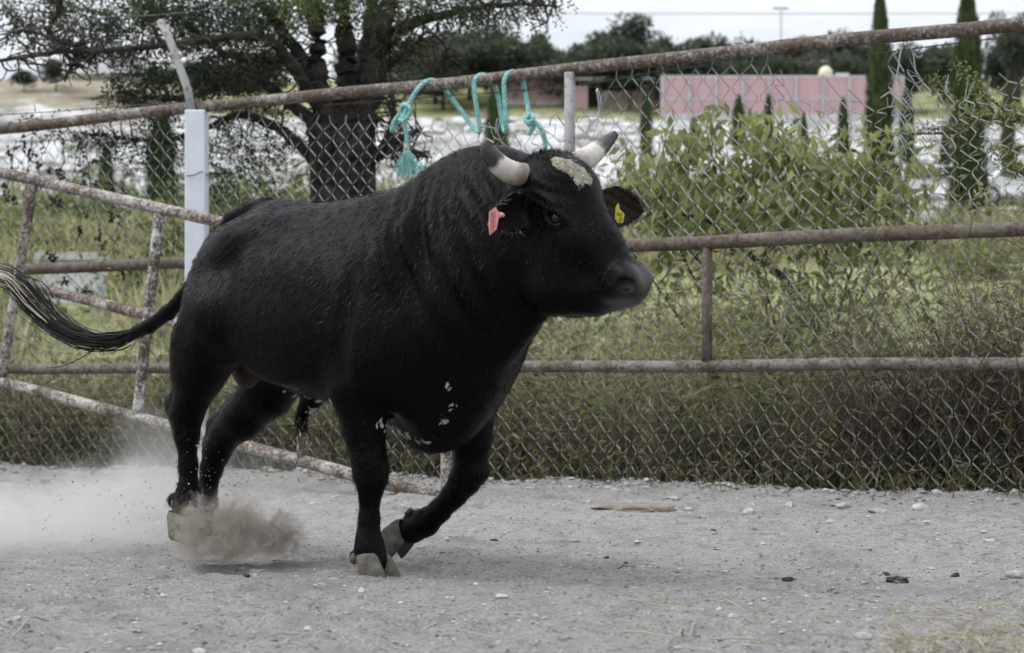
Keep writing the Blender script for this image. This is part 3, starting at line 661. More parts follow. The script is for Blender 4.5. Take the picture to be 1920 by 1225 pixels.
# ================================================================ teal rope over the rail
M['rope'] = simple('teal_rope', (.14, .36, .34), (.30, .56, .52), .7, 30)
FD = lambda px: F0[1] + s_at(px) * fd[1]
def rp(px, py, off): 
    q = P(px, py, FD(px) - off); return q
ropeT = thing('teal_rope', 'teal twisted rope looped and knotted over the top rail', 'rope', rp(890, 150, 0))
main = [rp(757, 222, .07), rp(762, 204, .07), rp(776, 178, .06), rp(790, 160, .055), rp(803, 152, .03), rp(815, 152, -.03), rp(828, 160, -.06), rp(841, 178, -.07), rp(866, 210, -.09), rp(886, 238, -.075), rp(896, 247, -.03), rp(900, 243, .02), rp(897, 222, .04), rp(892, 190, .055), rp(889, 160, .055), rp(893, 147, .045), rp(903, 141, .0), rp(915, 144, -.04), rp(925, 155, -.055), rp(933, 178, -.06), rp(938, 208, -.06), rp(943, 236, -.04), rp(947, 246, .0), rp(949, 236, .04), rp(947, 200, .05), rp(945, 160, .055), rp(949, 143, .045), rp(960, 135, .0), rp(972, 138, -.04), rp(980, 152, -.055), rp(985, 176, -.05), rp(990, 204, -.02), rp(994, 224, .03), rp(1006, 232, .04), rp(1017, 247, .03), rp(1022, 268, .0), rp(1020, 292, -.02), rp(1016, 310, -.03)]
def twisted(pts, R, name, parent, n=8):
    p = spline(pts, n); d = np.r_[0, np.cumsum(np.linalg.norm(np.diff(p, axis=0), axis=1))]
    m = int(d[-1] / .006); dd = np.linspace(0, d[-1], m); p = np.c_[[np.interp(dd, d, p[:, k]) for k in range(3)]].T
    t_ = np.gradient(p, axis=0); t_ /= np.linalg.norm(t_, axis=1)[:, None]; e1 = np.cross(t_, [0.2, 1.0, 0.1]); e1 /= np.linalg.norm(e1, axis=1)[:, None]; e2 = np.cross(t_, e1)
    mb = MB()
    for k in range(3):
        ph = dd / .075 * 2 * math.pi + k * 2 * math.pi / 3
        mb.tube(p + R * .5 * (np.cos(ph)[:, None] * e1 + np.sin(ph)[:, None] * e2), R * .62, 6)
    return mb.build(name, M['rope'], parent)
twisted(main, .0135, 'rope_run', ropeT)
twisted([rp(757, 226, .06), rp(766, 218, .08), rp(769, 204, .085), rp(758, 196, .085), rp(750, 208, .07), rp(757, 222, .07), rp(768, 214, .06), rp(760, 203, .05), rp(748, 216, .06), rp(738, 230, .07), rp(735, 246, .06), rp(740, 240, .05), rp(746, 224, .05), rp(757, 228, .08), rp(760, 240, .07), rp(763, 262, .06), rp(762, 280, .06)], .0125, 'knot', ropeT)
twisted([rp(994, 216, .05), rp(984, 224, .06), rp(992, 230, .07), rp(1000, 222, .06), rp(996, 214, .04), rp(988, 218, .05), rp(990, 232, .05), rp(996, 240, .05), rp(993, 252, .04), rp(1000, 240, .03), rp(1002, 228, .04)], .0115, 'knot', ropeT)
mb = MB()
for k in range(150):
    a = rng.normal(0, 1); e = rng.uniform(.6, 1); sx = a * 14 + 4; bx = 762 + rng.normal(0, 2)
    pts = [rp(bx, 276, .06), rp(762 + sx * .45, 300, .06 + rng.normal(0, .01)), rp(766 + sx, 300 + 34 * e, .06 + rng.normal(0, .025))]
    if rng.random() < .12: pts[-1] = rp(768 + abs(sx) * 1.9, 310 + rng.uniform(-8, 20), .05)
    mb.tube(spline(pts, 4), [.0022] * 8 + [.0012], 3, cap=False, a=rng.random())
mb.build('tassel', M['rope'], ropeT)
MB().tube([rp(762, 272, .06), rp(762, 279, .06)], .013, 8).build('binding', simple('pink_binding', (.6, .3, .28), (.7, .4, .36), .7, 5), ropeT)

# ================================================================ juniper behind the fence
TD = 14.2
tree = thing('juniper_tree', 'big gnarled juniper with dark trunk behind the fence', 'tree', (*P(640, 0, TD)[:2], 0))
J = lambda px, py, dy=0.0: P(px, py, TD + dy)
tk_ = MB()
def limb(pts, r, n=10, gn=.12):
    p = spline(pts, 8); m = len(p); rr = np.interp(np.linspace(0, 1, m), np.linspace(0, 1, len(r)), r)
    p = p + rng.normal(0, 1, (m, 3)) * rr[:, None] * gn; tk_.tube(p, rr * rng.uniform(.92, 1.08, m), n); return p
limbs = []
limbs.append(limb([J(636, 880), J(636, 700), J(637, 500), J(638, 380), J(640, 300), J(636, 230)], [.26, .23, .205, .20, .22, .24], 16, .05))
for q in range(9):      # ridged bark cords along the trunk
    a = q * .7; o_ = np.array([math.cos(a), math.sin(a), 0]) * .185
    tk_.tube(spline([J(638, 870) + o_ * 1.2, J(638, 600) + o_ + rng.normal(0, .02, 3), J(638, 380) + o_ + rng.normal(0, .02, 3), J(638, 240) + o_ * 1.1], 6), rng.uniform(.035, .07), 7)
limbs.append(limb([J(628, 290), J(606, 200, -.1), J(596, 100, -.1), J(588, 0, 0), J(575, -160, .2)], [.13, .075, .065, .06, .04]))
limbs.append(limb([J(640, 290), J(648, 200, .15), J(650, 100, .2), J(640, 0, .2), J(640, -250, .2)], [.15, .095, .08, .07, .05]))
limbs.append(limb([J(655, 300), J(688, 210, -.05), J(706, 120, -.1), J(722, 40, -.2), J(740, -80, -.3)], [.14, .085, .075, .065, .04]))
limbs.append(limb([J(645, 270), J(672, 180, .25), J(690, 60, .4), J(705, -60, .5)], [.10, .065, .055, .04]))
limbs.append(limb([J(612, 230), J(585, 180, -.2), J(545, 120, -.5), J(500, 72, -.7), J(431, 70, -.9), J(350, 80, -1.0), J(290, 87, -1.1), J(200, 95, -1.2), J(110, 98, -1.3), J(50, 106, -1.3), J(-30, 118, -1.4), J(-120, 125, -1.4)], [.07, .05, .042, .034, .029, .026, .023, .02, .017, .014, .011, .007], 8))
limbs.append(limb([J(600, 180), J(560, 100, -.1), J(515, 40, -.2), J(470, -30, -.3)], [.07, .05, .04, .02], 8))
limbs.append(limb([J(610, 250), J(560, 205, .2), J(500, 160, .3), J(440, 140, .3), J(390, 170, .3), J(330, 185, .3), J(270, 180, .3)], [.06, .05, .04, .03, .022, .016, .01], 8))
limbs.append(limb([J(620, 330), J(575, 285, .3), J(520, 240, .4), J(450, 215, .4), J(400, 235, .3), J(320, 262, .2), J(250, 262, .1), J(150, 250, 0)], [.06, .05, .04, .03, .024, .02, .014, .008], 8))
limbs.append(limb([J(710, 100), J(760, 50, -.2), J(830, 28, -.4), J(900, 14, -.6), J(980, 8, -.7), J(1045, 12, -.8)], [.06, .045, .03, .022, .014, .006], 8))
limbs.append(limb([J(700, 150), J(745, 110, .1), J(775, 90, .2), J(800, 60, .2), J(835, 90, .1), J(830, 140, .1)], [.04, .025, .018, .012, .009, .005], 6))
limbs.append(limb([J(658, 330), J(700, 300, -.1), J(720, 275, -.15), J(738, 265, -.2), J(760, 256, -.2), J(790, 243, -.2)], [.05, .04, .035, .03, .025, .018], 8))
limbs.append(limb([J(720, 275), J(732, 240, -.1), J(738, 200, 0), J(732, 160, 0)], [.035, .024, .018, .012], 7))
limbs.append(limb([J(700, 300), J(740, 280, -.1), J(775, 285, -.1), J(812, 296, -.1)], [.03, .018, .013, .006], 6))
limbs.append(limb([J(735, 205), J(715, 190, -.1), J(700, 175, -.1)], [.012, .008, .004], 5))
limbs.append(limb([J(560, 110), J(500, 110, .3), J(420, 100, .4), J(330, 30, .3), J(250, 10, .2)], [.045, .035, .03, .02, .01], 7))
limbs.append(limb([J(120, 98, -1.3), J(90, 60, -1.2), J(112, 20, -1.2), J(105, -20, -1.2)], [.02, .016, .014, .01], 6))
limbs.append(limb([J(180, 96, -1.2), J(120, 80, -1.2), J(60, 60, -1.1), J(25, 58, -1.1)], [.018, .014, .01, .006], 6))
limbs.append(limb([J(140, 98, -1.2), J(138, 115, -1.2), J(126, 138, -1.2)], [.014, .012, .008], 6))
# dense small twigs
LP = np.concatenate(limbs[1:])
tw = MB()
for k in range(900):
    p0 = LP[rng.integers(len(LP))]; q = p0; d = unit(1)[0] * np.array([1, .7, .8]); pts = [q]
    for _ in range(4):
        d = d + rng.normal(0, .45, 3); d /= np.linalg.norm(d); q = q + d * rng.uniform(.03, .085); pts.append(q)
    tw.tube(pts, np.linspace(.009, .003, 5), 4, cap=False)
tk_.build('trunk', M['bark'], tree)
tw.build('twigs', M['twig'], tree)
# foliage sprays: clumps given where the photo shows them (column, row, half width, half height, count, tint)
CL = [(20, 28, 30, 20, 260, .25), (110, 12, 55, 22, 420, .45), (60, 72, 40, 26, 330, .25), (200, 48, 55, 26, 520, .3), (150, 68, 55, 22, 330, .2), (280, 30, 55, 30, 620, .5), (300, 10, 60, 20, 420, .6),
      (215, 78, 45, 22, 380, .35), (330, 62, 60, 26, 620, .2), (260, 105, 70, 16, 300, .25), (380, 30, 50, 40, 600, .3), (430, 20, 60, 30, 520, .35), (480, 40, 40, 40, 420, .3), (520, 12, 60, 22, 560, .75), (470, 60, 30, 26, 200, .85), (620, 5, 60, 20, 560, .75), (560, 25, 40, 22, 260, .8),
      (700, 5, 60, 18, 460, .6), (765, 20, 45, 20, 300, .5), (740, 90, 40, 18, 320, .35), (765, 100, 30, 14, 200, .4), (810, 15, 50, 16, 320, .3), (880, 20, 45, 18, 300, .3), (930, 14, 40, 18, 280, .3), (955, 30, 16, 14, 90, .35), (1010, 10, 36, 12, 260, .3), (895, 36, 18, 10, 70, .3),
      (400, 110, 70, 35, 800, .2), (480, 120, 60, 45, 700, .15), (420, 170, 60, 30, 700, .2), (500, 190, 50, 30, 420, .2), (350, 150, 45, 24, 420, .3), (290, 150, 50, 22, 520, .35), (255, 185, 34, 14, 420, .1), (240, 170, 18, 12, 160, .1), (320, 182, 40, 18, 380, .25),
      (100, 244, 16, 7, 150, .35), (128, 249, 18, 8, 190, .3), (158, 253, 18, 7, 190, .2), (188, 256, 18, 8, 200, .15), (215, 262, 18, 8, 220, .12), (243, 270, 18, 8, 220, .12), (268, 280, 16, 7, 200, .1), (288, 290, 14, 7, 160, .1), (305, 232, 14, 12, 190, .12), (318, 258, 14, 12, 190, .12), (332, 290, 14, 12, 150, .2), (345, 262, 12, 10, 100, .15), (228, 168, 12, 9, 220, .1), (244, 182, 14, 8, 240, .1), (262, 196, 14, 7, 240, .1),
      (430, 260, 50, 50, 600, .2), (420, 330, 40, 50, 500, .25), (480, 300, 50, 60, 520, .2), (520, 260, 40, 40, 300, .2), (530, 150, 36, 36, 160, .15),
      # above the frame
      (100, -60, 140, 60, 900, .5), (350, -80, 160, 80, 1200, .5), (620, -100, 170, 90, 1300, .5), (850, -70, 130, 70, 900, .5), (600, -260, 200, 90, 1200, .5), (-120, 60, 90, 60, 500, .4)]
fo = MB()
for (px, py, hw, hh, n, tint) in CL:
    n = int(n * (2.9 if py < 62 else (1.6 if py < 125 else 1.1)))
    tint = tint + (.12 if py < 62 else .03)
    ns = max(8, n // 11); base = J(px, py, rng.uniform(-.6, .1))
    sc = TD / FPX
    cpos = base + np.c_[rng.normal(0, .5, ns) * hw * sc, rng.normal(0, .28, ns), rng.normal(0, .5, ns) * hh * sc]
    dirs = unit(ns); dirs[:, 2] -= .25
    ct = tint + rng.normal(0, .13, ns)
    for j in range(11):
        cc = cpos + dirs * (.018 * j) + rng.normal(0, .010, (ns, 3))
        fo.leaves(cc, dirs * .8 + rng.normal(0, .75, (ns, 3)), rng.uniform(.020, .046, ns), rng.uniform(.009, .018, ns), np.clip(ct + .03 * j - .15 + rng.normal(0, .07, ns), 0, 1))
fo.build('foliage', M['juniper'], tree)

# ================================================================ leafy shrub on the right (drooping leaves)
SD = 12.6
Sh = lambda px, py, dy=0.0: P(px, py, SD + dy)
shrub = thing('leafy_shrub', 'light green shrub with drooping leaves behind the fence on the right', 'shrub', (*Sh(1500, 0)[:2], 0))
st_ = MB(); tips = []
def stem(pts, r0, r1):
    p = spline([Sh(*q) for q in pts], 6); st_.tube(p, np.linspace(r0, r1, len(p)) * .6, 6); tips.append(p)
for x0, pts in enumerate([[(1470, 880), (1460, 650, .1), (1420, 500, .1), (1360, 380, .2), (1320, 230, .2)], [(1480, 880), (1490, 640), (1500, 480), (1480, 330), (1440, 240)], [(1500, 880), (1530, 640, .2), (1560, 470, .2), (1600, 330, .2), (1640, 250, .1)], [(1510, 880), (1580, 640), (1640, 500), (1690, 360, -.1), (1710, 290)],
                          [(1460, 880), (1400, 620, .1), (1320, 500, .2), (1240, 420, .3), (1180, 330, .3)], [(1450, 880), (1360, 640, .3), (1280, 480, .3), (1230, 350, .3), (1250, 260, .3)], [(1490, 880), (1540, 600, .4), (1550, 420, .4), (1540, 300, .4)], [(1505, 880), (1620, 620, .3), (1680, 520, .3), (1740, 440, .3)], [(1440, 880), (1300, 640, .4), (1220, 520, .4), (1160, 440, .4)],
                          [(1475, 880), (1440, 600), (1400, 430), (1400, 270, .1)], [(1500, 860), (1580, 560, .1), (1620, 420, .1), (1590, 280, .2)]]):
    stem(pts, .022, .006)
st_.build('stems', M['twig'], shrub)
lf = MB()
for p in tips:
    hi_ = p[len(p) // 5:]
    for c in hi_:
        n = 9; fr = rng.uniform(0, 1)
        cc = c + rng.normal(0, .085, (n, 3)) * np.array([1.5, 1.3, 1.25]); d = rng.normal(0, .55, (n, 3)); d[:, 2] -= .75
        lf.leaves(cc, d, rng.uniform(.075, .15, n), rng.uniform(.030, .056, n), np.clip(rng.normal(.5, .2, n) + rng.uniform(-.15, .15), 0, 1), bend=.08)
for (px, py, hw, hh, n) in ((1220, 320, 50, 40, 250), (1180, 300, 40, 30, 130), (1300, 300, 60, 50, 380), (1270, 260, 40, 26, 150), (1370, 330, 60, 60, 420), (1440, 280, 50, 50, 300), (1400, 225, 40, 24, 130), (1330, 215, 26, 26, 90), (1500, 300, 60, 50, 350), (1480, 250, 40, 26, 140), (1560, 340, 60, 60, 380), (1600, 290, 40, 30, 160), (1640, 360, 60, 50, 330), (1690, 310, 30, 30, 120), (1250, 400, 70, 40, 300), (1340, 410, 80, 40, 380), (1440, 400, 80, 50, 420), (1530, 420, 80, 40, 380), (1620, 420, 70, 40, 320), (1700, 400, 50, 40, 200), (1200, 370, 50, 30, 160)):
    n = int(n * .27)
    cc = np.array([Sh(px + rng.normal(0, .55) * hw, py + rng.normal(0, .55) * hh, rng.normal(.15, .25)) for _ in range(n)]); d = rng.normal(0, .5, (n, 3)); d[:, 2] -= .8
    lf.leaves(cc, d, rng.uniform(.075, .15, n), rng.uniform(.030, .058, n), np.clip(rng.normal(.52, .22, n), 0, 1), bend=.08)
lf.build('leaves', M['shrub'], shrub)
# fallen dark branch seen through the shrub
fb = thing('fallen_branch', 'dark bare branch slanting through the shrub below the middle rail', 'branch', (*Sh(1420, 0)[:2], 0))
MB().tube(spline([Sh(1270, 400), Sh(1330, 415), Sh(1370, 445), Sh(1420, 490), Sh(1455, 510), Sh(1480, 540), Sh(1530, 640), Sh(1560, 880)], 5), np.linspace(.012, .035, 36), 7).build('limb', M['bark'], fb)
MB().tube(spline([Sh(1420, 490), Sh(1440, 470), Sh(1452, 455)], 4), np.linspace(.02, .01, 9), 6).build('side_limb', M['bark'], fb)

# ================================================================ thorn tree reaching in from the right
KD = 9.75
K = lambda px, py, dy=0.0: P(px, py, KD + dy)
thorn = thing('thorn_tree', 'thorny twig with tiny leaves reaching in at the right edge', 'branch', (*K(2080, 0)[:2], 0))
tb = MB(); thl = MB(); thp = []
def twigk(pts, r0, r1):
    p = spline([K(*q) for q in pts], 6); tb.tube(p, np.linspace(r0, r1, len(p)), 6); thp.append(p)
    for c in p[2:]:
        u = unit(1)[0]; tb.tube([c, c + u * .022], [.002, .0005], 4)
twigk([(2080, 900), (2075, 600), (2040, 330), (1980, 240), (1920, 225), (1860, 222), (1828, 226), (1800, 245), (1760, 250), (1685, 252)], .035, .004)
twigk([(1828, 226), (1800, 205), (1775, 180), (1758, 158), (1755, 150)], .008, .003)
twigk([(1870, 222), (1850, 195), (1835, 175), (1815, 145), (1790, 120)], .008, .003)
twigk([(1900, 220), (1880, 205), (1850, 180), (1830, 165)], .006, .003)
twigk([(1800, 245), (1775, 243), (1730, 240)], .005, .002)
twigk([(2060, 450), (1990, 360), (1940, 335), (1905, 320), (1880, 308)], .012, .003)
twigk([(1960, 240), (1925, 270), (1900, 285), (1885, 300), (1860, 280)], .006, .002)
for p in thp:
    for c in p[len(p) // 3:]:
        n = 11; thl.leaves(c + rng.normal(0, .022, (n, 3)), rng.normal(0, 1, (n, 3)), rng.uniform(.015, .032, n), .009, np.clip(rng.normal(.4, .2, n), 0, 1))
for (px, py, hw, n) in ((1880, 222, 55, 420), (1915, 210, 40, 320), (1905, 315, 26, 240), (1820, 215, 26, 110), (1800, 200, 22, 70), (1840, 190, 26, 70), (1865, 280, 16, 40)):
    cc = np.array([K(px + rng.normal(0, .5) * hw, py + rng.normal(0, 8), rng.normal(0, .07)) for _ in range(n)]); thl.leaves(cc, rng.normal(0, 1, (n, 3)), rng.uniform(.016, .034, n), .010, np.clip(rng.normal(.4, .22, n), 0, 1))
tb.build('stem', M['twig'], thorn); thl.build('leaves', M['shrub'], thorn)

# ================================================================ weeds along the fence
def weeds(name, N, s_lo, s_hi, d_lo, d_hi, hfun, mat, nleaf, ll, lw, tint, label, lean=.25, cat='weeds'):
    s = rng.uniform(s_lo, s_hi, N); d = d_lo + (d_hi - d_lo) * rng.uniform(0, 1, N) ** 1.3
    b = fpt(s, 0., -d); b[:, 2] = terrain(b[:, 0], b[:, 1]) - .02
    px = 960 + FPX * b[:, 0] / b[:, 1]
    cl_ = fbm(s * 1.6 + 3, d * 1.6 + len(name), 3)
    h = hfun(px, d) * rng.uniform(.5, 1.12, N) * np.clip(1 + 1.1 * cl_, .45, 1.5)
    tipd = rng.normal(0, lean, (N, 3)); tipd[:, 2] = 0
    m = MB(); c1 = b + np.c_[tipd[:, :2] * h[:, None] * .3, h * .5]; c2 = b + np.c_[tipd[:, :2] * h[:, None], h]
    sd = np.cross(unit(N), [0, 0, 1.0]); sd /= np.linalg.norm(sd, axis=1)[:, None]; w = .0032
    V = np.stack([b - sd * w, b + sd * w, c1 + sd * w * .8, c1 - sd * w * .8, c2], 1).reshape(-1, 3); k = np.arange(N) * 5
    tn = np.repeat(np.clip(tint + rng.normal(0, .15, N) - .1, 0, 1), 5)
    m.add(V, np.c_[k, k + 1, k + 2, k + 3], np.c_[k + 3, k + 2, k + 4], tn)
    for j in range(nleaf):
        u = rng.uniform(.12, 1.0, N) ** .8; cc = np.where((u < .5)[:, None], b + (c1 - b) * (u / .5)[:, None], c1 + (c2 - c1) * ((u - .5) / .5)[:, None])
        dr = rng.normal(0, 1, (N, 3)); dr[:, 2] = dr[:, 2] * .6 + .25
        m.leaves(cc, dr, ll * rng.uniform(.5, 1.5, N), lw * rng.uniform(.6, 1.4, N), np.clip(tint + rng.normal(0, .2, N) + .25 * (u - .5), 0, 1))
    return tag(m.build(name, mat), label, cat, kind='stuff')
hw = lambda px, d: np.interp(px, [-200, 0, 150, 300, 420, 700, 1000, 1200, 1400, 1700, 1800, 1920, 2200], [.8, .72, .62, .78, .85, .9, 1.05, 1.15, 1.25, 1.4, 1.5, 1.5, 1.4]) * (.55 + .45 * np.clip(d / .5, 0, 1))
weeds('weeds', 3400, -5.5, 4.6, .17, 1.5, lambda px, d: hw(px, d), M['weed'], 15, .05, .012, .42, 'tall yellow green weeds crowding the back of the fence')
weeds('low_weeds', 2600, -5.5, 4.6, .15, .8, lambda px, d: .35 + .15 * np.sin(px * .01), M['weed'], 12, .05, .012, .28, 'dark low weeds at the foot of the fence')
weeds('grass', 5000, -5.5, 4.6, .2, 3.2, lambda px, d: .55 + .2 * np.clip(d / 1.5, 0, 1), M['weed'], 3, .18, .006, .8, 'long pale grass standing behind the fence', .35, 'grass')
weeds('dry_brush', 1900, 1.9, 4.6, .14, .9, lambda px, d: 1.15 + 0 * px, M['brush'], 12, .12, .004, .4, 'tangled dry brown brush at the right end of the fence', .5, 'brush')
weeds('broad_weeds', 420, -5.5, 4.6, .20, 1.4, lambda px, d: hw(px, d) * .95, M['scrub'], 16, .085, .034, .5, 'broad leaved weeds mixed into the growth behind the fence', .3)
weeds('dead_stems', 1500, -5.5, 2.2, .12, .8, lambda px, d: .62 + 0 * px, M['brush'], 8, .09, .005, .6, 'dead brown stems low behind the fence', .6, 'stems')
weeds('tall_stalks', 900, -5.5, 4.6, .18, 1.6, lambda px, d: np.where(px < 330, .8, 1.18), M['straw'], 9, .05, .008, .35, 'tall thin dry stalks rising above the weeds', .3, 'stalks')
weeds('fence_tufts', 420, -5.5, 4.6, -.22, .15, lambda px, d: .15 + .1 * np.sin(px * .013) ** 2, M['weed'], 5, .06, .006, .15, 'short ragged tufts at the foot of the mesh', .7, 'grass')
# dead vine hanging in the left mesh
vine = thing('dead_vine', 'withered vine with black leaves hanging in the left mesh', 'vine', fpt(np.array(-3.2), 0.))
vs_ = MB(); vl = MB(); Vp = lambda px, py: P(px, py, FD(px) - .03)
for pts in ([(30, 262), (25, 290), (20, 330), (10, 360)], [(60, 255), (55, 300), (48, 340), (60, 390)], [(95, 262), (72, 310), (80, 345), (110, 390)], [(115, 260), (120, 300), (112, 340), (150, 400), (140, 470)], [(160, 270), (165, 310), (170, 350), (180, 400), (190, 440)], [(150, 300), (135, 330), (165, 330)], [(200, 330), (210, 380), (230, 420), (212, 470), (235, 520)], [(100, 480), (120, 510), (150, 540), (155, 560)], [(40, 260), (90, 235), (60, 222), (40, 226)]):
    p = spline([Vp(*q) for q in pts], 6); vs_.tube(p, .0028, 4)
    for c in p[::3]:
        n = rng.integers(0, 3); vl.leaves(c + rng.normal(0, .010, (n, 3)) * np.array([1, .6, 1.3]), rng.normal(0, 1, (n, 3)) - np.array([0, 0, .8]), rng.uniform(.02, .045, n), rng.uniform(.012, .025, n), rng.random(n))
for px, py in ((42, 268), (18, 285), (55, 295), (62, 284), (72, 308), (92, 316), (110, 318), (118, 332), (150, 270), (178, 298), (160, 320), (30, 317), (136, 344), (155, 346), (178, 345), (100, 375), (112, 376), (162, 402), (185, 446), (150, 432), (194, 458), (8, 350), (14, 368), (27, 375), (96, 476), (100, 485), (122, 526), (160, 547), (165, 560), (210, 405), (232, 358), (230, 512)):
    n = 16; c = Vp(px, py); vl.leaves(c + rng.normal(0, .011, (n, 3)) * np.array([.8, .6, 1.3]), rng.normal(0, 1, (n, 3)) - np.array([0, 0, .9]), rng.uniform(.02, .045, n), rng.uniform(.012, .026, n), rng.random(n))
vs_.build('strands', M['twig'], vine); vl.build('leaves', M['deadleaf'], vine)

# ================================================================ gravel, straw, stones, clods
M['stone'] = simple('stone', (.24, .232, .227), (.47, .46, .455), .95, 22, .012, 55)
M['dung'] = simple('dung', (.03, .026, .022), (.085, .072, .06), .95, 40, .012, 70)
M['slab'] = simple('tan_slab', (.13, .112, .09), (.26, .23, .19), .95, 12, .01, 50)
def gpos(px, py):
    D = CAMZ * FPX / (py - HORIZ); x = (px - 960) / FPX * D; return np.array([x, D, gz(x, D)])
def stones(N, smin, smax, pw, tone):
    m = MB()
    y = 3.9 + 8.2 * rng.uniform(0, 1, N) ** 1.15; x = rng.uniform(-1, 1, N) * (.3 * y + .5); s = smin * (smax / smin) ** (rng.uniform(0, 1, N) ** pw)
    d = (F0[0] - x) * fn[0] + (F0[1] - y) * fn[1]; ok = d < .4
    x, y, s = x[ok], y[ok], s[ok]; z = terrain(x, y); n = len(x)
    sc = s[:, None, None] * rng.uniform(.6, 1.3, (n, 1, 3)) * np.array([1.2, 1.1, .7])
    V = ICOV[None] * rng.uniform(.75, 1.2, (n, 12, 1)) * sc + np.stack([x, y, z + s * .15], -1)[:, None]
    T = ICOF[None] + (np.arange(n) * 12)[:, None, None]
    m.add(V.reshape(-1, 3), None, T.reshape(-1, 3), np.repeat(np.clip(rng.normal(tone, .25, n), 0, 1), 12)); return m
t = NT('gravel'); t.bsdf(.92); t.b.inputs['Specular IOR Level'].default_value = .2
t.col(t.ramp(t.attr('tint').outputs['Fac'], [(0, (.13, .12, .112)), (.3, (.25, .237, .227)), (.6, (.35, .34, .33)), (1, (.49, .48, .47))])); M['gravel'] = t.m
tag(stones(29000, .0016, .0070, 2.6, .44).build('gravel', M['gravel'], smooth=False), 'fine grey gravel and crumbs strewn over the yard', 'gravel', kind='stuff')
m_ = stones(420, .006, .017, 2.2, .6)
tag(m_.build('pebbles', M['gravel'], smooth=False), 'larger loose pebbles lying on the yard', 'pebbles', kind='stuff')
m_ = MB(); N = 1500; s = rng.uniform(-4.6, 3.4, N); off = np.abs(rng.normal(0, .22, N)) - .1; b = fpt(s, 0., off); b[:, 2] = terrain(b[:, 0], b[:, 1]); sz = .004 * (6 ** (rng.uniform(0, 1, N) ** 2.2))
V = ICOV[None] * rng.uniform(.7, 1.25, (N, 12, 1)) * (sz[:, None, None] * rng.uniform(.6, 1.3, (N, 1, 3)) * np.array([1.3, 1.1, .7])) + (b + np.c_[0 * sz, 0 * sz, sz * .2])[:, None]
m_.add(V.reshape(-1, 3), None, (ICOF[None] + (np.arange(N) * 12)[:, None, None]).reshape(-1, 3), np.repeat(np.clip(rng.normal(.6, .3, N), 0, 1), 12))
tag(m_.build('fence_rubble', M['gravel'], smooth=False), 'small loose stones along the foot of the fence', 'rubble', kind='stuff')
v_, f_ = ICO1
def rock(name, px, py, wpx, flat, label, mat, cat, seed):
    rs = np.random.default_rng(seed); c = gpos(px, py); w = wpx / FPX * c[1] / 2
    u, f__ = ICO2; n1 = rs.normal(size=(5, 3))
    dsp = 1 + sum(.10 * np.sin(u @ k * 2.1 + i) for i, k in enumerate(n1)); pl = unit(7)
    V = u * dsp[:, None]
    for q in pl: 
        h_ = V @ q; V = V - np.clip(h_ - .78, 0, 9)[:, None] * q * .85
    if mat is M['dung']: V = V * (1 + rs.normal(0, .13, (len(V), 1)))
    V = V * np.array([w, w * rs.uniform(.7, .95), w * flat]) + c + np.array([0, 0, w * flat * .45])
    return tag(mk(name, V, f__, mat, smooth=False), label, cat)
ST = [(1728, 952, 34, .55, 'largest pale boulder at the fence foot on the right'), (1404, 962, 26, .75, 'pale angular stone at the fence foot, right of the tan slab'), (1480, 954, 18, .8, 'round white stone between the angular stone and the largest boulder'), (1292, 956, 20, .6, 'white stone just right of the tan slab'), (1315, 963, 14, .6, 'small white pebble beside the stone right of the slab'),
      (1646, 956, 32, .35, 'flat grey stone left of the largest boulder'), (1533, 980, 15, .6, 'white pebble in front of the round white stone'), (1558, 981, 22, .45, 'grey flat pebble beside the white one in front of the fence'), (1757, 1011, 10, .8, 'tiny white pebble in the open yard on the right'), (1902, 1072, 36, .6, 'rough grey lump at the right edge'),
      (1552, 1078, 13, .7, 'left one of two small grey pebbles in the yard'), (1564, 1074, 11, .7, 'right one of two small grey pebbles in the yard'), (1621, 1090, 16, .5, 'flat white chip left of the dung heap'), (1265, 934, 22, .4, 'grey flat stone above the tan slab'), (1580, 952, 26, .5, 'grey stone half buried at the fence foot'),
      (600, 1112, 28, .45, 'pale flat stone in front of the planted hoof'), (30, 1180, 24, .7, 'pale stone at the bottom left corner'), (38, 1192, 20, .6, 'grey stone beside the pale one at bottom left'), (282, 1218, 16, .6, 'grey stone at the bottom edge, left half'), (740, 1202, 12, .7, 'small grey pebble at the bottom edge, centre left'), (830, 1150, 9, .7, 'tiny pale pebble right of the long straw'), (437, 1187, 9, .9, 'tiny white cube shaped pebble near the bottom edge'),
      (85, 907, 22, .6, 'pale stone at the left fence foot in the dust'), (925, 870, 40, .8, 'pale stone behind the raised foreleg at the fence'), (1100, 940, 18, .6, 'grey stone left of the tan slab by the fence')]
for i, a in enumerate(ST): rock('stone', *a, M['stone'], 'stone', 100 + i)
for i, a in enumerate([(1681, 1084, 42, .42, 'dark dung heap on the yard at the right'), (1661, 1068, 15, .6, 'small dark clod just behind the dung heap'), (1791, 1068, 17, .6, 'small dark clod right of the dung heap'), (1480, 1080, 25, .45, 'dark crumbly clod in the middle of the yard'), (1171, 1061, 22, .5, 'dark clod near the middle of the yard'), (1137, 1047, 12, .5, 'little dark clod behind the middle one'), (463, 1079, 14, .6, 'small dark clod between the dust and the planted hoof'), (928, 1018, 13, .6, 'small dark clod right of the raised hoof'), (1337, 1002, 12, .5, 'small dark clod left of centre right yard')]): rock('dung_clod', *a, M['dung'], 'clod', 300 + i)
sl_ = gpos(1195, 952)
V = []; u, f__ = ICO2
rs = np.random.default_rng(5); V = u.copy(); V[:, 2] = np.clip(V[:, 2], -.3, .35); V = V * (1 + .18 * np.sin(u[:, :1] * 5 + u[:, 1:2] * 7) + rs.normal(0, .05, (len(u), 1))) * np.array([.18, .17, .045]); 
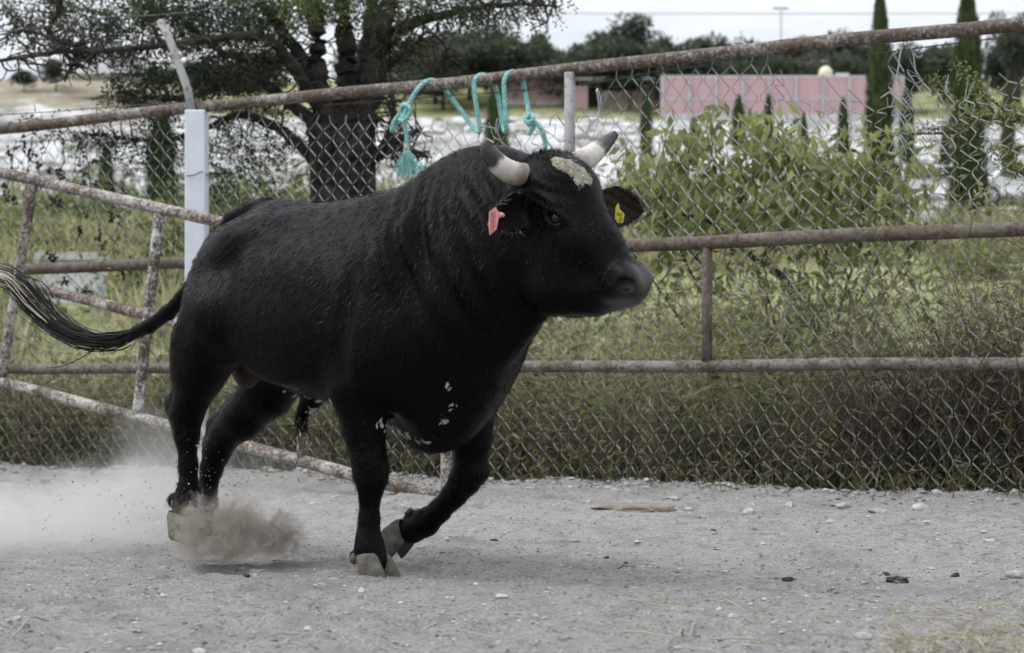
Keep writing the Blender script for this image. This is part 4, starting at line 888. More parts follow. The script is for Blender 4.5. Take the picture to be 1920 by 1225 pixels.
tag(mk('tan_slab', V + sl_ + np.array([0, .05, .005]), f__, M['slab'], smooth=False), 'flat tan slab of dried earth at the fence foot', 'slab')
# straw and dry grass
m = MB()
def straws(n, px0, px1, py0, py1, l0, l1):
    for _ in range(n):
        c = gpos(rng.uniform(px0, px1), rng.uniform(py0, py1)); a = rng.uniform(0, math.pi); l = rng.uniform(l0, l1); 
        tt = np.linspace(-.5, .5, 6); cv = rng.normal(0, .25)
        x = c[0] + l * tt * math.cos(a) - l * cv * tt**2 * math.sin(a); y = c[1] + l * tt * math.sin(a) + l * cv * tt**2 * math.cos(a)
        z = terrain(x, y) + .006 + rng.uniform(0, .012) * (1 - (2 * tt)**2)
        m.tube(np.c_[x, y, z], rng.uniform(.0006, .0012), 4, a=np.clip(rng.normal(.75, .2), 0, 1))
straws(70, -20, 1940, 960, 1225, .04, .16); straws(45, 1150, 1600, 1100, 1225, .06, .2); straws(90, 1660, 1960, 1130, 1225, .05, .22); straws(14, 700, 1000, 1090, 1225, .05, .12)
for (a, b_, r) in (((742, 1166), (820, 1172), .0035), ((508, 1198), (580, 1185), .002), ((10, 1192), (90, 1174), .0025), ((1540, 920), (1590, 910), .004), ((1245, 1222), (1300, 1180), .0025), ((1330, 1208), (1455, 1216), .002)):
    p0, p1 = gpos(*a), gpos(*b_); tt = np.linspace(0, 1, 8)[:, None]; q = p0 * (1 - tt) + p1 * tt; q[:, 2] = terrain(q[:, 0], q[:, 1]) + .007 + .006 * np.sin(tt[:, 0] * 3)
    m.tube(q, r, 5, a=.6)
tag(m.build('straw', M['straw']), 'scattered dry straw stalks on the yard', 'straw', kind='stuff')
m = MB(); N = 1000
px = 1660 + 330 * rng.uniform(0, 1, N); py = 1150 + 90 * rng.uniform(0, 1, N) ** .7
keep = rng.random(N) < np.clip((py - 1150) / 60 + (px - 1700) / 900, .05, 1)
B_ = np.array([gpos(a, b_) for a, b_ in zip(px[keep], py[keep])]); n = len(B_); d = rng.normal(0, 1, (n, 3)); d[:, 2] = np.abs(d[:, 2]) * .35 + .05
m.leaves(B_, d, rng.uniform(.02, .06, n), .004, np.clip(rng.normal(.45, .2, n), 0, 1))
tag(m.build('dry_grass', M['straw']), 'patch of trampled dry grass in the bottom right corner', 'grass', kind='stuff')
# leaf litter at the fence foot
m = MB(); N = 2600; s = rng.uniform(-5, 4, N); off = -rng.normal(.05, .22, N); b = fpt(s, 0., -(.0 - off) * 1.0); b[:, 2] = terrain(b[:, 0], b[:, 1]) + .004
d = rng.normal(0, 1, (N, 3)); d[:, 2] *= .25
m.leaves(b, d, rng.uniform(.02, .06, N), rng.uniform(.004, .012, N), np.clip(rng.normal(.35, .25, N), 0, 1))
tag(m.build('leaf_litter', M['brush']), 'dark leaf litter along the fence foot', 'litter', kind='stuff')

# ---------------------------------------------------------------- bull body (implicit surface -> one mesh)
BO = np.array([-.307, 5.774]); BA = math.radians(38)
ba = np.array([math.cos(BA), -math.sin(BA)]); bn = np.array([-math.sin(BA), -math.cos(BA)])
def BL(px, py, v):
    """photo point at lateral offset v -> bull space (forward, lateral, up)"""
    k = (px - 960) / 3600
    u = (k * (BO[1] + v * bn[1]) - BO[0] - v * bn[0]) / (ba[0] - k * ba[1]); Y = BO[1] + u * ba[1] + v * bn[1]
    return (u, v, .58 - (py - 715) / 3600 * Y)
def bull_world(p):
    p = np.asarray(p, float)
    xy = BO + p[..., 0:1] * ba + p[..., 1:2] * bn
    return np.concatenate([xy, p[..., 2:3]], -1)

EAR_N = ((.530, .105, 1.075), (.488, .230, 1.022), (.72, .25, -.15), .058, .007)
EAR_F = ((.575, -.10, 1.085), (.62, -.315, 1.085), (.85, -.1, -.1), .062, .008)
VOX = .0058
lo = np.array([-1.24, -.40, -.02]); hi = np.array([.95, .40, 1.36])
NN = np.ceil((hi - lo) / VOX).astype(int)

class Field:
    def __init__(s):
        s.ax = [lo[i] + VOX * np.arange(NN[i]) for i in range(3)]
        s.F = np.full(tuple(NN), .3, np.float32)
    def box(s, bmin, bmax):
        i0 = np.maximum(((np.array(bmin) - lo) / VOX).astype(int), 0)
        i1 = np.minimum(((np.array(bmax) - lo) / VOX).astype(int) + 2, NN)
        sl = tuple(slice(a_, b_) for a_, b_ in zip(i0, i1))
        g = np.meshgrid(*[s.ax[i][sl[i]].astype(np.float32) for i in range(3)], indexing='ij', sparse=True)
        return sl, g
    def union(s, sl, d, k):
        F = s.F[sl]
        h = np.clip(.5 + .5 * (F - d) / k, 0, 1)
        s.F[sl] = F * (1 - h) + d * h - k * h * (1 - h)
    def carve(s, sl, d, k):
        F = s.F[sl]
        h = np.clip(.5 - .5 * (F + d) / k, 0, 1)
        s.F[sl] = F * (1 - h) - d * h + k * h * (1 - h)
    def cone(s, A, B, r1, r2, k=.03, vs=1.0, carve=False):
        """round cone A->B, lateral radii scaled by vs"""
        A = np.array(A, float); B = np.array(B, float)
        R = max(r1, r2); m = R * max(1, vs) + k * 1.2 + .01
        sl, (U, V, W) = s.box(np.minimum(A, B) - m, np.maximum(A, B) + m)
        if 0 in s.F[sl].shape: return
        Bv = (B - A) * np.array([1, 1 / vs, 1])
        pu, pv, pw = U - A[0], (V - A[1]) / vs, W - A[2]
        L2 = float(Bv @ Bv) + 1e-9
        t = np.clip((pu * Bv[0] + pv * Bv[1] + pw * Bv[2]) / L2, 0, 1)
        d = np.sqrt((pu - t * Bv[0]) ** 2 + (pv - t * Bv[1]) ** 2 + (pw - t * Bv[2]) ** 2) - (r1 + (r2 - r1) * t)
        (s.carve if carve else s.union)(sl, d * min(1, vs ** .5), k)
    def chain(s, pts, k=.03, vs=1.0):
        for (p, r), (q, r2) in zip(pts[:-1], pts[1:]): s.cone(p, q, r, r2, k, vs)
    def ell(s, c, r, k=.03, pitch=0, yaw=0, roll=0, carve=False):
        c = np.array(c, float); m = max(r) + k * 1.2 + .01
        sl, (U, V, W) = s.box(c - m, c + m)
        if 0 in s.F[sl].shape: return
        cy, sy = math.cos(yaw), math.sin(yaw); cp, sp = math.cos(pitch), math.sin(pitch); cr, sr = math.cos(roll), math.sin(roll)
        u, v, w = U - c[0], V - c[1], W - c[2]
        u, v = cy * u + sy * v, -sy * u + cy * v
        u, w = cp * u + sp * w, -sp * u + cp * w
        v, w = cr * v + sr * w, -sr * v + cr * w
        q = np.sqrt((u / r[0]) ** 2 + (v / r[1]) ** 2 + (w / r[2]) ** 2)
        g = np.sqrt((u / r[0] ** 2) ** 2 + (v / r[1] ** 2) ** 2 + (w / r[2] ** 2) ** 2) + 1e-6
        d = np.minimum(q * (q - 1) / g, .3)
        (s.carve if carve else s.union)(sl, d, k)

def build_field():
    f = Field()
    # torso and neck: loft along u of (top, bottom, half width, narrowing towards the top)
    st = np.array([
        # u     top    bot   hw    taper
        [-.80, .95, .85, .05, 0],
        [-.77, 1.02, .74, .11, -.1],
        [-.70, 1.085, .66, .165, -.25],
        [-.62, 1.140, .62, .205, -.30],
        [-.54, 1.158, .60, .232, -.34],
        [-.44, 1.142, .55, .258, -.32],
        [-.30, 1.135, .515, .285, -.26],
        [-.12, 1.150, .485, .292, -.24],
        [.04, 1.178, .46, .280, -.30],
        [.14, 1.236, .415, .262, -.38],
        [.22, 1.262, .44, .232, -.40],
        [.29, 1.268, .53, .205, -.36],
        [.35, 1.262, .62, .180, -.28],
        [.43, 1.235, .71, .160, -.18],
        [.50, 1.18, .80, .135, -.1],
        [.57, 1.10, .90, .07, 0]])
    U = f.ax[0]
    uu = np.clip(U, -.80, .57)
    def cs(col):   # Catmull-Rom through the stations
        x, y = st[:, 0], st[:, col]; m = np.gradient(y, x)
        i = np.clip(np.searchsorted(x, uu) - 1, 0, len(x) - 2); h = x[i + 1] - x[i]; t = (uu - x[i]) / h
        return ((2 * t**3 - 3 * t**2 + 1) * y[i] + (t**3 - 2 * t**2 + t) * h * m[i] + (-2 * t**3 + 3 * t**2) * y[i + 1] + (t**3 - t**2) * h * m[i + 1])
    top, bot, hw, tp = cs(1), cs(2), cs(3), cs(4)
    over = np.abs(U - uu).astype(np.float32)[:, None, None]
    c = ((top + bot) / 2).astype(np.float32)[:, None, None]; hh = ((top - bot) / 2).astype(np.float32)[:, None, None]
    hw = hw.astype(np.float32)[:, None, None]; tp = tp.astype(np.float32)[:, None, None]
    V = f.ax[1].astype(np.float32)[None, :, None]; W = f.ax[2].astype(np.float32)[None, None, :]
    y = (W - c) / hh
    x = V / (hw * (1 + tp * np.clip(y, -1, 1.2)) * (1 - .34 * np.clip(-y - .15, 0, 1) ** 2))
    q = (np.abs(x) ** 2.25 + np.abs(y) ** 2.25) ** (1 / 2.25)
    g = np.sqrt((x / hw) ** 2 + (y / hh) ** 2) / np.maximum(q, 1e-4)
    f.F = np.minimum((q - 1) / np.maximum(g, 1e-3) * .97 + over, .3).astype(np.float32)

    for s in (1, -1):
        # hindquarters muscle
        f.ell((-.65, s * .160, .84), (.135, .10, .215), .028, pitch=-.45)
        f.ell((-.50, s * .15, 1.02), (.10, .06, .06), .10)            # hip
        f.ell((-.69, s * .085, .99), (.09, .07, .08), .09)             # pin bone
        # shoulder blade and upper arm
        f.ell((.085, s * .180, .85), (.115, .085, .21), .04, pitch=-.28)
        f.ell((.05, s * .205, .70), (.15, .085, .14), .035, pitch=.3)
        f.ell((-.045, s * .230, .64), (.075, .05, .12), .018, pitch=-.2)
        f.ell((.27, s * .125, .86), (.055, .06, .16), .025, pitch=.5)
        f.ell((.19, s * .14, .72), (.10, .08, .13), .06)
        f.ell((-.30, s * .225, .78), (.24, .07, .20), .08)            # rib bulge
    # belly flank fold
    f.ell((-.58, .20, .70), (.09, .055, .06), .05, pitch=-.5)
    # brisket / dewlap
    f.ell((.10, 0, .50), (.15, .10, .135), .06, pitch=.35)
    f.ell((.20, 0, .60), (.11, .09, .12), .06, pitch=.5)
    f.cone((.32, 0, .68), (.47, 0, .79), .055, .05, .06, vs=.8)

    # ---- front leg, planted (near side)
    P = lambda px, py, v, r: (BL(px, py, v), r)
    f.chain([P(706, 690, .19, .105), P(676, 735, .195, .078), P(682, 800, .185, .056), P(690, 852, .18, .051)], .045)
    f.chain([P(695, 872, .175, .050), P(696, 898, .175, .046), P(694, 922, .172, .031), P(693, 975, .17, .0275), P(691, 1008, .17, .034), P(693, 1030, .17, .042), P(699, 1052, .17, .044)], .02)
    f.chain([P(690, 845, .18, .044), P(694, 880, .176, .048)], .02)
    f.ell(BL(704, 878, .175), (.034, .040, .036), .012); f.ell(BL(684, 868, .175), (.03, .03, .03), .015)
    f.chain([P(684, 915, .172, .014), P(683, 965, .170, .013), P(683, 1000, .170, .02)], .012)
    f.ell(BL(668, 1044, .165), (.02, .022, .022), .012)
    # ---- front leg, raised (far side)
    f.chain([P(868, 700, -.17, .10), P(880, 770, -.17, .068), P(884, 825, -.17, .053), P(883, 862, -.17, .045)], .045)
    f.chain([P(883, 868, -.17, .047), P(872, 900, -.17, .047), P(852, 928, -.17, .037), P(822, 960, -.17, .034), P(798, 980, -.17, .042), P(772, 993, -.17, .045)], .016)
    f.ell(BL(893, 888, -.17), (.035, .045, .035), .015)
    f.ell(BL(772, 966, -.165), (.022, .02, .018), .012)
    # ---- hind leg, near side
    f.chain([P(420, 600, .19, .135), P(388, 650, .19, .098), P(371, 700, .18, .075), P(362, 745, .17, .052)], .05)
    f.chain([P(360, 742, .17, .052), P(351, 775, .17, .050), P(350, 815, .17, .037), P(353, 875, .17, .0265), P(354, 915, .17, .030), P(353, 938, .17, .040), P(347, 962, .17, .040)], .025)
    f.chain([P(338, 722, .17, .020), P(326, 758, .17, .021), P(335, 790, .17, .024)], .03)   # point of hock
    f.ell(BL(330, 938, .17), (.024, .03, .026), .015)
    # ---- hind leg, far side
    f.chain([P(545, 650, -.18, .14), P(500, 735, -.18, .083), P(455, 785, -.17, .062), P(424, 815, -.17, .050)], .05)
    f.chain([P(424, 812, -.17, .050), P(407, 845, -.17, .045), P(397, 878, -.17, .035), P(390, 910, -.17, .029), P(386, 945, -.17, .038), P(380, 968, -.17, .040)], .025)
    f.chain([P(440, 752, -.17, .024), P(402, 795, -.17, .019), P(393, 828, -.17, .02)], .03)

    # ---- head
    f.ell((.555, 0, 1.115), (.115, .125, .105), .05, pitch=-.9)
    f.cone((.575, 0, 1.085), (.685, 0, .952), .108, .075, .04, vs=1.0)
    f.cone((.685, 0, .952), (.778, 0, .852), .075, .060, .03, vs=1.0)
    f.ell((.787, 0, .842), (.062, .066, .050), .03, pitch=-.75)
    f.cone((.66, 0, .865), (.735, 0, .835), .07, .046, .03, vs=.95)
    for s in (1, -1):
        f.ell((.565, s * .070, .93), (.12, .055, .13), .06, pitch=-.5)       # cheek
        f.cone((.575, s * .055, .825), (.67, s * .03, .820), .064, .052, .05)  # jaw
        f.ell((.622, s * .100, 1.060), (.045, .030, .028), .03, pitch=-.8)      # brow
        f.ell((.650, s * .095, .985), (.05, .018, .03), .04, pitch=-.8)        # under the eye
        f.ell((.634, s * .131, 1.029), (.029, .022, .0175), .008, pitch=-.45, carve=True)
        for q in range(5):     # eyelids
            a0, a1 = math.pi * q / 5, math.pi * (q + 1) / 5
            e_ = lambda a_, sg: (.634 + .030 * math.cos(a_) * .9 + sg * .006, s * (.117 + .005 * math.sin(a_)), 1.029 - .013 * math.cos(a_) + sg * .019 * math.sin(a_))
            f.cone(e_(a0, 1), e_(a1, 1), .005, .005, .010); f.cone(e_(a0, -1), e_(a1, -1), .0035, .0035, .010)
        f.ell((.815, s * .040, .868), (.035, .028, .025), .03, pitch=-.8)
    f.ell((.760, 0, .797), (.055, .047, .020), .012, pitch=.15)
    for s in (1, -1):
        f.cone((.845, s * .0, .798), (.815, s * .050, .802), .005, .005, .006, carve=True); f.cone((.815, s * .050, .802), (.735, s * .066, .806), .005, .003, .006, carve=True)
    for s in (1, -1):
        f.ell((.830, s * .064, .840), (.024, .030, .021), .005, pitch=-.5, yaw=s * .5, carve=True)   # nostril
    # poll
    f.ell((.530, 0, 1.175), (.05, .09, .045), .04)
    # ---- ears: cupped, roots at the back of the head
    def ear(root, tip, face, wid, th):
        root, tip, face = map(lambda q: np.array(q, float), (root, tip, face))
        ax_ = tip - root; Ln = np.linalg.norm(ax_); ax_ /= Ln
        face -= ax_ * (face @ ax_); face /= np.linalg.norm(face); sd = np.cross(ax_, face)
        m = .05
        sl, (Ug, Vg, Wg) = f.box(np.minimum(root, tip) - wid - m, np.maximum(root, tip) + wid + m)
        p = [Ug - root[0], Vg - root[1], Wg - root[2]]
        dt = lambda e: p[0] * e[0] + p[1] * e[1] + p[2] * e[2]
        t = dt(ax_) / Ln; sx = dt(sd); fz = dt(face)
        tc = np.clip(t, 0, 1)
        w_ = wid * np.clip(np.interp(tc, [0, .12, .4, .7, .9, 1], [.42, .62, 1, .80, .42, .10]), .05, 1)
        bow = .55 * wid * (sx / wid) ** 2 * (1 - .5 * tc) + .012 * tc ** 2
        d = np.maximum(np.abs(sx) - w_, np.abs(fz - bow) - th)
        d = np.maximum(d, np.abs(t - .5) * Ln - .5 * Ln)
        f.union(sl, d.astype(np.float32), .012)
    ear(*EAR_N); ear(*EAR_F)
    # ---- scrotum and sheath
    f.ell(BL(463, 685, 0), (.055, .05, .075), .02)
    f.cone(BL(585, 748, .02), BL(566, 778, .02), .036, .02, .03)
    # ---- tail: root over the rump, dock sweeping out behind
    T = [(505, 384, 0, .028), (470, 396, 0, .034), (440, 412, 0, .032), (412, 448, 0, .03), (392, 490, 0, .029), (372, 520, 0, .027),
         (345, 557, 0, .025), (315, 587, 0, .024), (280, 612, 0, .024), (245, 628, 0, .022)]
    f.chain([P(*t) for t in T], .012)
    # skin folds on the neck and behind the elbow, ribs, soft unevenness
    Ug, Vg, Wg = np.meshgrid(*[x_.astype(np.float32) for x_ in f.ax], indexing='ij', sparse=True)
    def bump(c, r): return np.exp(-((Ug - c[0]) / r[0]) ** 2 - ((Wg - c[1]) / r[1]) ** 2)
    side = np.clip((np.abs(Vg) - .05) / .06, 0, 1)
    fold = bump((.20, 1.0), (.13, .20)) * np.sin((Ug + .22 * (Wg - 1.0) + .035 * np.sin(7 * Wg)) * 88) * .011
    fold = fold + bump((.33, .86), (.10, .16)) * np.sin((Ug + .5 * (Wg - .8)) * 75 + 1.5) * .010
    fold = fold + bump((.02, .80), (.05, .22)) * np.sin((Ug - .15 * Wg) * 45) * .009
    fold = fold + bump((-.30, .92), (.20, .12)) * np.sin((Ug + .35 * Wg) * 62) * .0035
    fold = fold + bump((-.72, .75), (.10, .13)) * np.sin((Ug * .8 - .5 * Wg) * 48) * .0055
    fold = fold + bump((.40, 1.12), (.10, .10)) * np.sin((Ug * 1.0 + .9 * Wg) * 90) * .0055
    fold = fold + bump((.60, 1.10), (.06, .05)) * np.sin((Wg + .5 * Ug + .3 * np.abs(Vg)) * 210) * .0028
    fold = fold + bump((.10, 1.12), (.12, .10)) * np.sin((Ug + .4 * Wg) * 70) * .005
    f.F += (fold * side).astype(np.float32)
    return f

def surface_nets(F):
    S = F < 0
    nx, ny, nz = F.shape
    acc = np.zeros((nx - 1, ny - 1, nz - 1, 3), np.float32); cnt = np.zeros((nx - 1, ny - 1, nz - 1), np.float32)
    corners = [(i, j, k) for i in (0, 1) for j in (0, 1) for k in (0, 1)]
    def sub(i, j, k): return (slice(i, nx - 1 + i), slice(j, ny - 1 + j), slice(k, nz - 1 + k))
    for c0 in corners:
        for ax_ in range(3):
            if c0[ax_]: continue
            c1 = list(c0); c1[ax_] = 1
            a_, b_ = F[sub(*c0)], F[sub(*c1)]
            m = (a_ < 0) != (b_ < 0)
            idx = np.nonzero(m)
            t = a_[idx] / (a_[idx] - b_[idx])
            p = np.tile(np.array(c0, np.float32), (len(t), 1)); p[:, ax_] = t
            acc[idx] += p; cnt[idx] += 1
    on = cnt > 0
    ids = np.full(cnt.shape, -1, np.int64); ids[on] = np.arange(on.sum())
    cell = np.argwhere(on)
    verts = lo + VOX * (cell + acc[on] / cnt[on][:, None])
    quads = []
    for ax_ in range(3):
        o = [q for q in range(3) if q != ax_]
        sl0 = [slice(1, -1)] * 3; sl0[ax_] = slice(0, -1)
        sl1 = list(sl0); sl1[ax_] = slice(1, None)
        a_, b_ = S[tuple(sl0)], S[tuple(sl1)]
        e = np.argwhere(a_ != b_)
        flip = a_[tuple(e.T)]
        base = e + np.array([1 if q != ax_ else 0 for q in range(3)])
        def cid(d0, d1):
            g = base.copy(); g[:, o[0]] -= d0; g[:, o[1]] -= d1
            return ids[tuple(g.T)]
        q = np.stack([cid(1, 1), cid(0, 1), cid(0, 0), cid(1, 0)], 1)
        if ax_ == 1: flip = ~flip
        q[~flip] = q[~flip][:, ::-1]
        quads.append(q)
    return verts, np.concatenate(quads)

# ---------------------------------------------------------------- bull object
_f = build_field(); BV, BQ = surface_nets(_f.F)
WV = bull_world(BV)
fnq = np.cross(BV[BQ[:, 2]] - BV[BQ[:, 0]], BV[BQ[:, 3]] - BV[BQ[:, 1]]); BN = np.zeros_like(BV)
for k in range(4): np.add.at(BN, BQ[:, k], fnq)
BN /= np.linalg.norm(BN, axis=1)[:, None] + 1e-12
u_, v_l, w_ = BV.T
_px = 960 + FPX * WV[:, 0] / WV[:, 1]; _py = HORIZ - FPX * (WV[:, 2] - CAMZ) / WV[:, 1]
def skin(px, py):
    """point of the hide that the photo shows at this pixel"""
    d2 = (_px - px) ** 2 + (_py - py) ** 2; i = np.nonzero(d2 < 36)[0]
    if len(i) == 0: i = np.argsort(d2)[:5]
    return BV[i[np.argmin(WV[i, 1])]]
def near(px, py, v, r):
    c = np.array(BL(px, py, v)) if v is not None else skin(px, py); return np.exp(-(((BV - c) / np.asarray(r)) ** 2).sum(1))
white = np.zeros(len(BV))
def patch(px, py, v, r, s=1.0):
    global white; white = np.maximum(white, s * near(px, py, v, r))
# forehead blaze: a broken wedge running down from the poll
for (px, py, r, s) in ((1046, 296, .020, 1.3), (1056, 301, .026, 1.5), (1066, 305, .028, 1.6), (1078, 312, .028, 1.6), (1090, 321, .028, 1.6), (1101, 328, .020, 1.4), (1090, 336, .017, 1.35), (1056, 311, .014, 1.0)): patch(px, py, None, r, s)
for (px, py, r, s) in ((842, 725, .022, .62), (846, 734, .020, .64), (850, 742, .018, .55), (852, 760, .018, .62), (849, 772, .022, .62), (831, 783, .018, .58), (836, 795, .024, .66), (797, 835, .026, .66), (812, 826, .022, .55), (822, 838, .020, .5), (778, 830, .030, .66), (760, 823, .034, .7), (745, 813, .036, .76), (730, 805, .034, .78), (718, 800, .030, .75), (600, 757, .034, .72), (615, 763, .036, .75), (580, 752, .030, .7), (555, 747, .030, .68), (535, 741, .024, .6)): patch(px, py, None, r, s)
white = np.maximum(white, .85 * near(590, 772, .02, (.035, .05, .025)))
grey = np.maximum(near(1170, 572, .03, (.05, .06, .022)), .6 * near(1215, 525, -.02, (.03, .06, .04)))
muz = near(1195, 535, .0, (.05, .09, .055))
brown = np.zeros(len(BV))
for (px, py, v, r) in ((463, 700, 0, (.06, .06, .06)),): brown = np.maximum(brown, near(px, py, v, r) * 1.4)
def earmask(root, tip, face):
    root, tip, face = (np.array(q, float) for q in (root, tip, face)); ax_ = tip - root; L_ = np.linalg.norm(ax_); ax_ /= L_; face -= ax_ * (face @ ax_); face /= np.linalg.norm(face)
    p = BV - root; t_ = (p @ ax_) / L_; q = p - np.outer(p @ ax_, ax_); r_ = np.linalg.norm(q, axis=1)
    return (t_ > .22) & (t_ < 1.02) & (r_ < .062), t_, q, face
for e in (EAR_N, EAR_F):
    msk, t_, q, fc = earmask(*e[:3]); inn = msk & (BN @ fc > .25); brown[inn] = np.maximum(brown[inn], (.55 if e is EAR_F else .13) * np.clip(1.25 - t_[inn], 0, 1))
    rim = msk & (np.abs(BN @ fc) < .5); grey[rim] = np.maximum(grey[rim], .6 if e is EAR_N else .3)
t = NT('bull_coat'); t.bsdf(.5); B_ = t.b; B_.inputs['Specular IOR Level'].default_value = .17
v = t.pos()
fur = t.noise(t.pos((260, 260, 70)), 1.0, 3, .6); fur2 = t.noise(t.pos((150, 150, 22)), 1.0, 4, .65); soft = t.noise(v, 7, 4, .6)
blk = t.ramp(t.math('ADD', t.math('MULTIPLY', fur, .6), t.math('MULTIPLY', soft, .4)), [(.32, (.0005, .0005, .0006)), (.68, (.0026, .0025, .0025))])
dust = t.n('ShaderNodeTexVoronoi'); dust.inputs['Scale'].default_value = 70; t.l(v, dust.inputs['Vector'])
dm = t.math('MULTIPLY', t.math('MULTIPLY', t.mapr(dust.outputs['Distance'], .05, .16, 1, 0), t.mapr(t.noise(v, 4, 3), .45, .65)), .3)
col = t.mix(dm, blk, (.30, .29, .28))
at = t.attr('marks'); sp_ = t.n('ShaderNodeSeparateColor'); t.l(at.outputs['Color'], sp_.inputs[0])
wn = t.math('ADD', sp_.outputs[0], t.math('MULTIPLY', t.math('SUBTRACT', t.noise(v, 60, 4, .6, .5), .5), 1.5))
wm = t.mapr(wn, .58, .74)
col = t.mix(t.math('MULTIPLY', sp_.outputs[1], .9), col, (.105, .092, .082))
col = t.mix(sp_.outputs[2], col, t.ramp(fur2, [(.3, (.045, .028, .021)), (.7, (.095, .062, .048))]))
col = t.mix(wm, col, t.ramp(fur2, [(.3, (.40, .375, .31)), (.7, (.60, .575, .51))])); t.col(col)
t.l(t.mapr(t.attr('muzzle').outputs['Fac'], 0, 1, .40, .26), B_.inputs['Roughness']); t.l(t.mapr(t.attr('muzzle').outputs['Fac'], .2, .9, .075, .38), B_.inputs['Specular IOR Level'])
t.bump(t.math('ADD', t.math('MULTIPLY', fur, .35), t.math('MULTIPLY', soft, 1.4)), .0045, 1.0)
M['coat'] = t.m
base = bull_world(np.array([-.4, 0, 0.]))
bull = thing('bull', 'black horned bull trotting to the right across the dusty yard', 'bull', base)
body = mk('body', WV, BQ, M['coat'], bull, True, {'marks': np.c_[white, grey, brown], 'muzzle': muz})
# horns
t = NT('horn'); t.bsdf(.38); tn = t.attr('tint').outputs['Fac']; v = t.pos()
tt = t.math('ADD', tn, t.math('MULTIPLY', t.math('SUBTRACT', t.noise(v, 38, 3), .5), .16))
t.col(t.ramp(tt, [(.0, (.17, .14, .11)), (.40, (.21, .175, .14)), (.48, (.46, .425, .36)), (.61, (.56, .535, .48)), (.685, (.03, .028, .026)), (.94, (.02, .019, .018)), (.985, (.42, .38, .30))]))
rg = t.n('ShaderNodeTexWave'); rg.inputs['Scale'].default_value = 9; rg.inputs['Distortion'].default_value = 2.0; t.l(t.objc(), rg.inputs['Vector'])
t.bump(t.math('ADD', t.math('MULTIPLY', rg.outputs['Fac'], .5), t.noise(v, 60, 4)), .0025)
M['horn'] = t.m
def horn(pts, rad, tn):
    p = spline([bull_world(np.array(BL(*q))) for q in pts], 8); m = len(p); s = np.linspace(0, 1, m)
    rr = np.interp(s, np.linspace(0, 1, len(rad)), rad) * (1 + .018 * np.sin(s * 70) * (s < .4))
    p2 = np.vstack([p, p[-1] + (p[-1] - p[-2]) * .12]); rr = np.r_[rr, rr[-1] * .55]
    return MB().tube(p2, rr, 22, a=np.interp(np.linspace(0, 1, m + 1), *tn)).build('horn', M['horn'], bull)
horn([(1010, 330, .060), (985, 330, .095), (960, 324, .14), (937, 310, .18), (920, 290, .208), (914, 274, .218), (919, 263, .216)], [.036, .0355, .033, .030, .0255, .020, .0115], ([0, .3, .52, .58, .96, 1], [.2, .42, .62, .70, .94, 1]))
horn([(1072, 312, -.055), (1094, 301, -.09), (1114, 287, -.13), (1132, 272, -.165), (1148, 257, -.195), (1155, 250, -.205)], [.036, .034, .029, .023, .015, .010], ([0, 1], [.36, .975]))
# eyes with lids
M['eye'] = simple('eye', (.003, .002, .002), (.008, .005, .004), .10, 30, spec=.35)
for s in (1, -1):
    c = bull_world(np.array((.631, s * .1015, 1.029))); e = mk('eye', ICO2[0] * .0235 + c, ICO2[1], M['eye'], bull)
# hooves: two claws each
t = NT('hoof'); t.bsdf(.7); v = t.pos(); t.col(t.ramp(t.noise(v, 30, 5, .6), [(.3, (.04, .036, .030)), (.55, (.10, .09, .072)), (.75, (.17, .157, .132))])); t.bump(t.noise(t.pos((1, 1, 6)), 45, 3), .003); M['hoof'] = t.m
def hoof(cor, down, fwd, size=1.0, name='hoof', spread=.027):
    """cor: coronet centre, down: from coronet to sole, fwd: toe direction (bull space)"""
    cor, down, fwd = (np.array(q, float) for q in (cor, down, fwd)); down /= np.linalg.norm(down); fwd -= down * (fwd @ down); fwd /= np.linalg.norm(fwd); lat = np.cross(down, fwd)
    mb = MB(); n = 20; an = np.arange(n) / n * 2 * math.pi
    for s in (-1, 1):
        rings = []
        for h_, fc, fl, bl, wd in ((-.012, -.004, .030, .034, .018), (0, 0, .041, .040, .0245), (.012, .003, .046, .043, .0265), (.03, .009, .051, .044, .0275), (.055, .017, .057, .044, .0290), (.068, .020, .058, .043, .0285), (.072, .020, .052, .038, .024)):
            cx = np.cos(an); fx = np.where(cx > 0, cx * fl, cx * bl) ; wy = np.sin(an) * wd * np.where(cx > 0, 1 - .40 * cx**2, 1)
            inner = (wy * s < 0); wy = np.where(inner, wy * .72, wy)
            rings.append(cor + size * (down * h_ + np.outer(fc + fx, fwd) + np.outer(s * spread + wy + s * .004 * h_ / .07 * cx, lat)))
        V = np.concatenate(rings); m = len(rings)
        i = np.arange(m - 1)[:, None] * n; j = np.arange(n)[None]; k = (j + 1) % n
        Q = np.stack([i + j, i + n + j, i + n + k, i + k], -1).reshape(-1, 4); 
        V = np.vstack([V, rings[-1].mean(0)]); b = m * n; jj = np.arange(n); T = np.c_[(m - 1) * n + jj, np.full(n, b), (m - 1) * n + (jj + 1) % n]
        mb.add(bull_world(V), Q[:, ::-1], T[:, ::-1])
    return mb.build(name, M['hoof'], bull)
hoof(np.array(BL(700, 1050, .17)) * [1, 1, 0] + [0, 0, .066], (0.05, 0, -1), (1, 0, 0))
hoof(BL(762, 996, -.17), np.array(BL(722, 1006, -.17)) - np.array(BL(775, 992, -.17)), (.25, 0, -1))
hoof(BL(345, 968, .17), np.array(BL(338, 1040, .17)) - np.array(BL(347, 960, .17)), (.85, 0, -.35), 1.02)
hoof(np.array(BL(378, 970, -.17)) * [1, 1, 0] + [0, 0, .075], (-.1, 0, -1), (1, 0, -.1))
M['dew'] = M['hoof']
